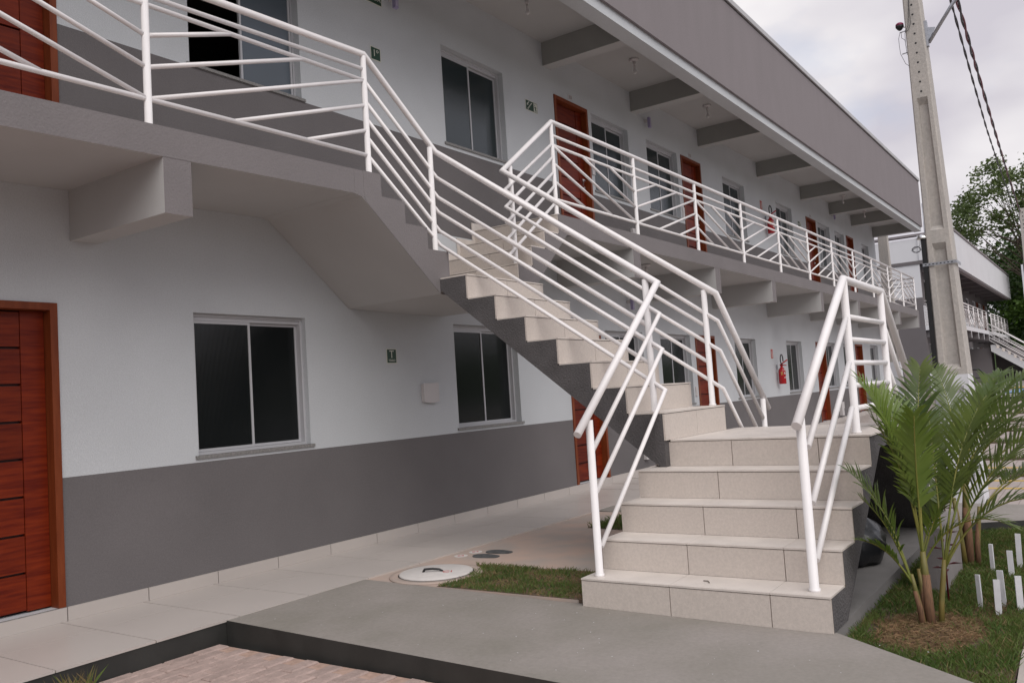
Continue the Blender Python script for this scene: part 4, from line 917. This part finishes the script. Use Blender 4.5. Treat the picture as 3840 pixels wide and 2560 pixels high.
# overhead cables running to the far pole
def cable(pts, r, label, m2):
    t = thing('overhead_cable', pts[0], label, 'cable'); P = [Vector(p) for p in pts]; dense = []
    for i in range(len(P) - 1):
        for j in range(30): dense.append(P[i].lerp(P[i + 1], j / 30))
    dense.append(P[-1])
    for s_ in range(2):
        q = []
        for i, p in enumerate(dense):
            a = i * .5 + s_ * math.pi; q.append(p + Vector((0, math.cos(a), math.sin(a))) * r)
        obj('strand', MB().tube(q, r * .95, 6), CABK if s_ == 0 else m2, t)
cable([(10.2, -4.68, 6.95), (14, -4.54, 6.70), (18, -4.38, 6.74), (24, -4.14, 6.87), (30, -3.9, 7.05), (40.1, -3.52, 7.45)], .016, 'thick twisted black and red overhead cable, the right one of two', CABR)
cable([(10.2, -4.66, 6.45), (12.5, -4.61, 6.13), (15.5, -4.49, 6.0), (18.9, -4.35, 5.93), (22.8, -4.19, 6.03), (30, -3.9, 6.35), (40.1, -3.5, 7.0)], .009, 'thin twisted overhead cable, the left one of two', CABK)
p3 = pole(40.0, -3.62, .12, 7.45, .42, .26, .3, .2, [(.3, 3.0)], 'distant pale concrete pole at the right edge before the trees')
hb = MB()
for i in range(26): hb.tube([(39.99, -3.60, 3.4 + i * .16), (40.02, -3.60, 3.4 + i * .16)], .022, 6)
obj('bolt_hole', hb, BLACK, p3)['kind'] = 'stuff'; obj('conduit', MB().box(39.97, -3.43, 0.2, 40.05, -3.36, 5.3), PWHITE, p3)
p2 = pole(31.0, .02, .0, 7.6, .42, .26, .32, .2, [(1.9, 3.4)], 'tan concrete pole with white foot beyond the end of the block', white=1.66)

# ------------------------------------------------------------------ far parking, plaza and second building
pk = MB()
for a, b in ((9.7, 14), (14, 20), (20, 28), (28, 34.5)):
    pk.face([(a, -16, gz(a) + .008), (b, -16, gz(b) + .008), (b, -1.1, gz(b) + .008), (a, -1.1, gz(a) + .008)])
def brickmat():
    m = D.materials.new('parking_pavers'); m.use_nodes = True; t = m.node_tree; b = t.nodes['Principled BSDF']; b.inputs['Roughness'].default_value = .9; l = t.links.new
    ge = t.nodes.new('ShaderNodeNewGeometry'); br = t.nodes.new('ShaderNodeTexBrick'); br.inputs['Scale'].default_value = 2.4; br.inputs['Color1'].default_value = (.40, .345, .32, 1); br.inputs['Color2'].default_value = (.36, .31, .29, 1); br.inputs['Mortar'].default_value = (.25, .21, .19, 1); br.inputs['Mortar Size'].default_value = .012
    l(ge.outputs['Position'], br.inputs['Vector']); l(br.outputs['Color'], b.inputs['Base Color']); return m
structure('parking_court', pk, brickmat())
for x in (12.6, 14.6, 17.4, 20.0, 22.9, 25.9, 29.0, 33.0):
    z = gz(x) + .01; P_ = [(x - .17, -14), (x + .17, -14), (x + .17, -2.0), (x - .17, -2.0)]
    structure('grass_strip_bed', MB().prism(P_, 'z', z - .02, z + .012), SOIL)
    blades('grass_strip', scatter(P_, 5200, z + .01), .075, .006, [GRASS, GRASSDRY], dry=.12)
yl_ = MB()
for x, y0, y1 in ((11.3, -8, -4.55), (12.0, -8, -4.4), (13.4, -8, -4.3)): yl_.box(x, y0, gz(x) + .009, x + .12, y1, gz(x) + .013)
structure('yellow_bay_lines', yl_, YELP)
plz = MB()
for a, b in ((34.7, 40), (40, 60), (60, 95)): plz.face([(a, -30, gz(a) + .10), (b, -30, gz(b) + .10), (b, .6, gz(b) + .10), (a, .6, gz(a) + .10)])
plz.face([(34.7, -30, 0), (34.7, .6, 0), (34.7, .6, gz(34.7) + .10), (34.7, -30, gz(34.7) + .10)], 1)
structure('plaza', plz, [ASPH, KERB])
for nm, (x0, y0, x1, y1), m in (('blue_court_paint', (37, -9, 42, -2.6), BLUEP), ('white_court_line', (36, -9, 36.4, -1.8), WHP), ('yellow_court_paint', (42.5, -4.5, 44.5, -2.2), YELP), ('red_court_paint', (44.8, -9, 49, -2.8), REDF), ('blue_court_paint', (35.4, -1.6, 37.2, -.9), BLUEP)):
    zz = gz((x0 + x1) / 2) + .135; structure(nm, MB().box(x0, y0, zz - .02, x1, y1, zz), m)
t = thing('bench', (30.5, -1.15, .06), 'low concrete bench beyond the pole foot', 'bench')
obj('seat', MB().box(30.0, -1.9, .50, 30.5, -.75, .60), CONC, t); obj('leg', MB().box(30.05, -1.25, .04, 30.45, -1.0, .498), CONC, t); obj('leg', MB().box(30.05, -1.85, .04, 30.45, -1.65, .498), CONC, t)
t = thing('bike_rack', (30, -2.6, .06), 'black tubular frame standing in the far parking court', 'pipe frame')
obj('frame', MB().tube([(30, -1.9, .06), (30, -1.9, 1.22), (30, -2.60, 1.24), (30, -2.72, 1.1), (30, -2.72, .06)], .03, 8), BLACK, t); obj('crossbar', MB().tube([(30, -1.9, .98), (30, -2.72, .98)], .022, 8), BLACK, t); obj('crossbar', MB().tube([(30, -1.9, .45), (30, -2.72, .45)], .022, 8), BLACK, t)

b2 = thing('apartment_building', (41.6, .6, .2), 'distant block with white roof fascia, grey walls and white dado', 'building')
X0, X1, YW = 41.6, 67.3, .6
offs = [(3.4, 'w'), (5.2, 'd'), (6.6, 'w'), (10.2, 'w'), (13.6, 'w'), (17.4, 'w'), (20.4, 'w'), (22.1, 'd'), (23.4, 'w'), (25.6, 'd'), (27.0, 'w')]
og, ou = [], []
for o_, k_ in offs:
    x = 38.9 + o_
    if k_ == 'w': og.append((x, x + 1.1, 1.35, 2.5)); ou.append((x, x + 1.1, 4.25, 5.38))
    else: og.append((x, x + .88, .5, 2.5)); ou.append((x, x + .88, 3.3, 5.4))
w2 = MB(); facade(w2, X0, X1, YW, -.2, 3.2, og, [(1.34, 0), (9, 1)]); facade(w2, X0, X1, YW, 3.2, 6.2, ou, [(4.2, 0), (9, 1)])
# end wall facing the camera
w2.face([(X0, 9, -.2), (X0, YW, -.2), (X0, YW, 4.55), (X0, 9, 4.55)], 1); w2.face([(X0, 9, 4.55), (X0, YW, 4.55), (X0, YW, 7.2), (X0, 9, 7.2)], 0); w2.face([(X1, YW, -.2), (X1, 9, -.2), (X1, 9, 7.2), (X1, YW, 7.2)], 1)
obj('wall', w2, [W2, G2], b2)
obj('end_coping', MB().box(X0 - .06, -.75, 7.305, X0 + .3, 9, 7.40), FASCIA, b2); obj('end_parapet', MB().box(X0 - .053, -.818, 6.195, X0 + .05, YW - .003, 7.30), W2, b2)
for a, b in zip(og + ou, [k_ for _, k_ in offs] * 2):
    if b == 'w': w_ = MB(); ring(w_, a[0], a[2], a[1], a[3], .05, YW + .03, YW + .1); wo = obj('window', w_, ALU, b2); obj('pane', MB().box(a[0] + .051, YW + .06, a[2] + .051, a[1] - .051, YW + .07, a[3] - .051), GLASSP, wo)
    else: w_ = MB(); w_.box(a[0], YW - .01, a[2], a[0] + .06, YW + .1, a[3]).box(a[1] - .06, YW - .01, a[2], a[1], YW + .1, a[3]).box(a[0] + .06, YW - .01, a[3] - .06, a[1] - .06, YW + .1, a[3]); wo = obj('door', w_, WOODF, b2); obj('leaf', MB().box(a[0] + .061, YW + .05, a[2], a[1] - .061, YW + .09, a[3] - .061), WOODL, wo)
obj('roof_slab', MB().box(X0 - .04, -.82, 6.04, X1, 9, 6.19), G2, b2); obj('edge_beam', MB().box(X0 - .05, -.82, 5.69, X1, -.62, 6.038), FASCIA, b2)
obj('roof_fascia', MB().box(X0 - .055, -.86, 5.77, X1 + .03, -.822, 7.30), W2, b2); obj('coping', MB().box(X0 - .07, -.90, 7.302, X1 + .06, -.76, 7.40), FASCIA, b2)
for i in range(10): x = X0 + .3 + i * 2.72; obj('roof_beam', MB().box(x, -.618, 5.70, x + .2, YW - .002, 6.038), G2, b2)
slab(b2, [(X0, 3.28), (55.1, 3.30)], -.536, YW - .002, .2, [W2, G2, TILE]); slab(b2, [(57.2, 3.32), (X1 + .4, 3.30)], -.536, YW - .002, .2, [W2, G2, TILE])
for x in (41.75, 44.7, 47.3, 50.1, 52.5, 54.9, 57.6, 60.3, 63.0, 65.4, 67.2): obj('gallery_beam', MB().box(x, -.534, 2.76, x + .18, YW - .002, 3.09, 0, {'f': 1}), [G2, W2], b2)
obj('stair_block', MB().box(55.4, -.5, .2, 57.0, YW - .01, 2.35), G2, b2)
# second stair: one outward flight and railings
s2 = thing('staircase', (55.8, -1.5, .5), 'distant staircase of the second block descending to the right', 'staircase')
poly = [(-.54, 2.5)]
for i in range(9): y = -.54 - .27 * (i + 1); z = 2.5 - .2 * i; poly += [(y, z), (y, z - .2)]
poly += [(-3.0, .35), (-.54, 2.15)]
obj('main_flight', MB().prism(poly, 'x', 55.15, 56.9, 1, 0), [W2, TTILE], s2)
obj('side_wall', MB().box(56.95, -4.5, .2, 57.1, -.55, 2.3), G2, s2)
r2 = thing('stair_railing', (50, -.5, 3.3), 'distant white railing along the second block gallery and its stairs', 'railing', 'white pipe railings')
def far_gallery(par, xa, xb):
    n = round((xb - xa) / 1.95); xs_ = [xa + (xb - xa) * i / n for i in range(n + 1)]
    for x in xs_: obj('post', MB().tube([(x, -.48, 3.28), (x, -.48, 4.38)], .03, 6), RAILW, par)
    for z, r_ in ((4.39, .03), (4.25, .02), (4.12, .02), (3.46, .02)): obj('rail', MB().tube([(xa, -.48, z), (xb, -.48, z)], r_, 6), RAILW, par)
    b = MB()
    for i in range(n):
        l_, r_ = xs_[i], xs_[i + 1]; w_ = r_ - l_
        for (u0, f0), (u1, f1) in [((0, 0), (1, 1)), ((0, 1 / 3), (2 / 3, 1)), ((0, 2 / 3), (1 / 3, 1)), ((1 / 3, 0), (1, 2 / 3)), ((2 / 3, 0), (1, 1 / 3))]:
            X = (lambda u: l_ + w_ * u) if i % 2 else (lambda u: r_ - w_ * u); b.tube([(X(u0), -.48, 3.46 + .66 * f0), (X(u1), -.48, 3.46 + .66 * f1)], .019, 5)
    o = obj('lattice', b, RAILW, par); o['kind'] = 'stuff'
far_gallery(r2, 41.75, 55.0); [obj('rail', MB().tube([(41.75, -.48, z_), (41.75, .58, z_)], .02, 6), RAILW, r2) for z_ in (4.39, 4.25, 4.12, 3.9, 3.68, 3.46)]; far_gallery(r2, 57.3, 67.5)
for dz in (0, -.25, -.42, -.6, -.78, -.95): obj('rail', MB().tube([(55.1, -.5, 3.72 + dz), (55.1, -4.2, .95 + dz)], .03 if dz == 0 else .02, 6), RAILW, r2)
for dz in (0, -.42, -.78): obj('rail', MB().tube([(56.9, -.5, 3.72 + dz), (56.9, -4.2, .95 + dz)], .03 if dz == 0 else .02, 6), RAILW, r2)
extinguisher(58.2, 1.35, 'tiny red extinguisher on the distant block wall', .46, YW, detail=False)
single('antenna_mast', MB().tube([(50, 1.5, 7.3), (50, 1.5, 10.2)], .035, 6), GALV, (50, 1.5, 7.2), 'thin antenna mast on the distant roof', 'mast')

# ------------------------------------------------------------------ trees
def tree(x, y, z, H, crown, m, label, seed, leaf=.22, n=9000, clumps=46, trunk_r=.25, low=.25, sparse=.55, cat='tree'):
    rd = random.Random(seed); t = thing('tree', (x, y, z), label, cat, 'trees behind the second block')
    cx, cy, cz = crown; base = Vector((x, y, z)); C = Vector((x, y, z + H - cz)); tr = MB()
    tr.tube([base, base + Vector((.1, .1, H * .3)), C + Vector((0, 0, -cz * .2)), C + Vector((0, 0, cz * .5))], [trunk_r, trunk_r * .8, trunk_r * .5, trunk_r * .15], 9)
    cl = []
    while len(cl) < clumps:
        d = Vector((rd.gauss(0, 1), rd.gauss(0, 1), rd.gauss(0, 1))).normalized() * rd.uniform(.45, 1.0) ** .6
        if d.z < -low - .5 * 0 and rd.random() < .8: continue
        cl.append((Vector((d.x * cx, d.y * cy, d.z * cz)) + C, rd.uniform(.16, .30) * max(cx, cz)))
    for c, r_ in cl[::2]:
        a = base + (C - base) * rd.uniform(.55, .95); mid = a.lerp(c, .5) + Vector((0, 0, -.4 + rd.uniform(0, .6))); tr.tube([a, mid, c], [trunk_r * .32, trunk_r * .2, trunk_r * .06], 6)
    obj('trunk', tr, BARK, t)
    v = []; f = []; per = n // clumps
    for c, r_ in cl:
        for _ in range(per):
            d = Vector((rd.gauss(0, 1), rd.gauss(0, 1), rd.gauss(0, .75))) * r_ * sparse; p = c + d
            s = leaf * rd.uniform(.6, 1.3); a = Vector((rd.gauss(0, 1), rd.gauss(0, 1), rd.gauss(0, .5))).normalized(); bb = a.cross(Vector((rd.gauss(0, 1), rd.gauss(0, 1), rd.gauss(0, 1)))).normalized()
            i = len(v); v += [tuple(p - a * s * .5 - base), tuple(p + bb * s * .28 - base), tuple(p + a * s * .5 - base), tuple(p - bb * s * .28 - base)]; f.append((i, i + 1, i + 2, i + 3))
    me = D.meshes.new('crown'); me.from_pydata(v, [], f); me.materials.append(m); me.update(); inst('crown', me, t, base)
tree(66, -2.2, .5, 15.0, (4.8, 4.6, 4.4), LEAFA, 'tall pale tree with loose open crown rising above the others', 11, leaf=.26, n=9000, clumps=90, sparse=.34, trunk_r=.16)
tree(70, -3.9, .6, 9.6, (4.2, 3.9, 4.3), LEAFB, 'dense dark evergreen tree just beyond the far roof end', 12, leaf=.32, n=15000, clumps=64, low=.9, trunk_r=.15)
tree(79, -1.0, .7, 11.0, (4.6, 4.4, 5.0), LEAFB, 'dark bushy tree filling the gap behind the roof end', 13, leaf=.36, n=13000, clumps=60, low=.8, trunk_r=.15)
tree(69, -3.2, .6, 6.6, (3.2, 3.0, 2.9), LEAFC, 'bright green bushy tree low beside the distant gallery', 14, leaf=.28, n=10000, clumps=50, low=.9, trunk_r=.12)
tree(76, -7.5, .8, 11.5, (5, 5, 5.5), LEAFB, 'dark tree at the right edge behind the distant pole', 15, leaf=.36, n=13000, clumps=56, low=.8, trunk_r=.15)
tree(70.5, -5.8, .7, 5.4, (3.4, 3.0, 2.6), LEAFB, 'low dark shrubby tree behind the distant stairs', 16, leaf=.3, n=9000, clumps=40, low=1., trunk_r=.12)
hl = MB(); NH = 72
def hp(i, r_, h): a = 2 * math.pi * (i % NH) / NH; return (20 + r_ * math.cos(a), -5 + r_ * math.sin(a), h)
hgt = [9 + 3 * math.sin(i * 1.3) + 2 * math.sin(i * .41) for i in range(NH)]
hgt = [h * .45 if abs((i * 5 + 180) % 360 - 180) < 25 else h for i, h in enumerate(hgt)]
for i in range(NH):
    j = (i + 1) % NH
    hl.face([hp(i, 105, -1), hp(j, 105, -1), hp(j, 112, hgt[j]), hp(i, 112, hgt[i])], 0, True); hl.face([hp(i, 112, hgt[i]), hp(j, 112, hgt[j]), hp(j, 150, hgt[j] * 1.25), hp(i, 150, hgt[i] * 1.25)], 0, True)
structure('sky_blocking_hill', hl, LEAFB)  # hill ring added around the site to block low sky light
print('objects', len(D.objects))
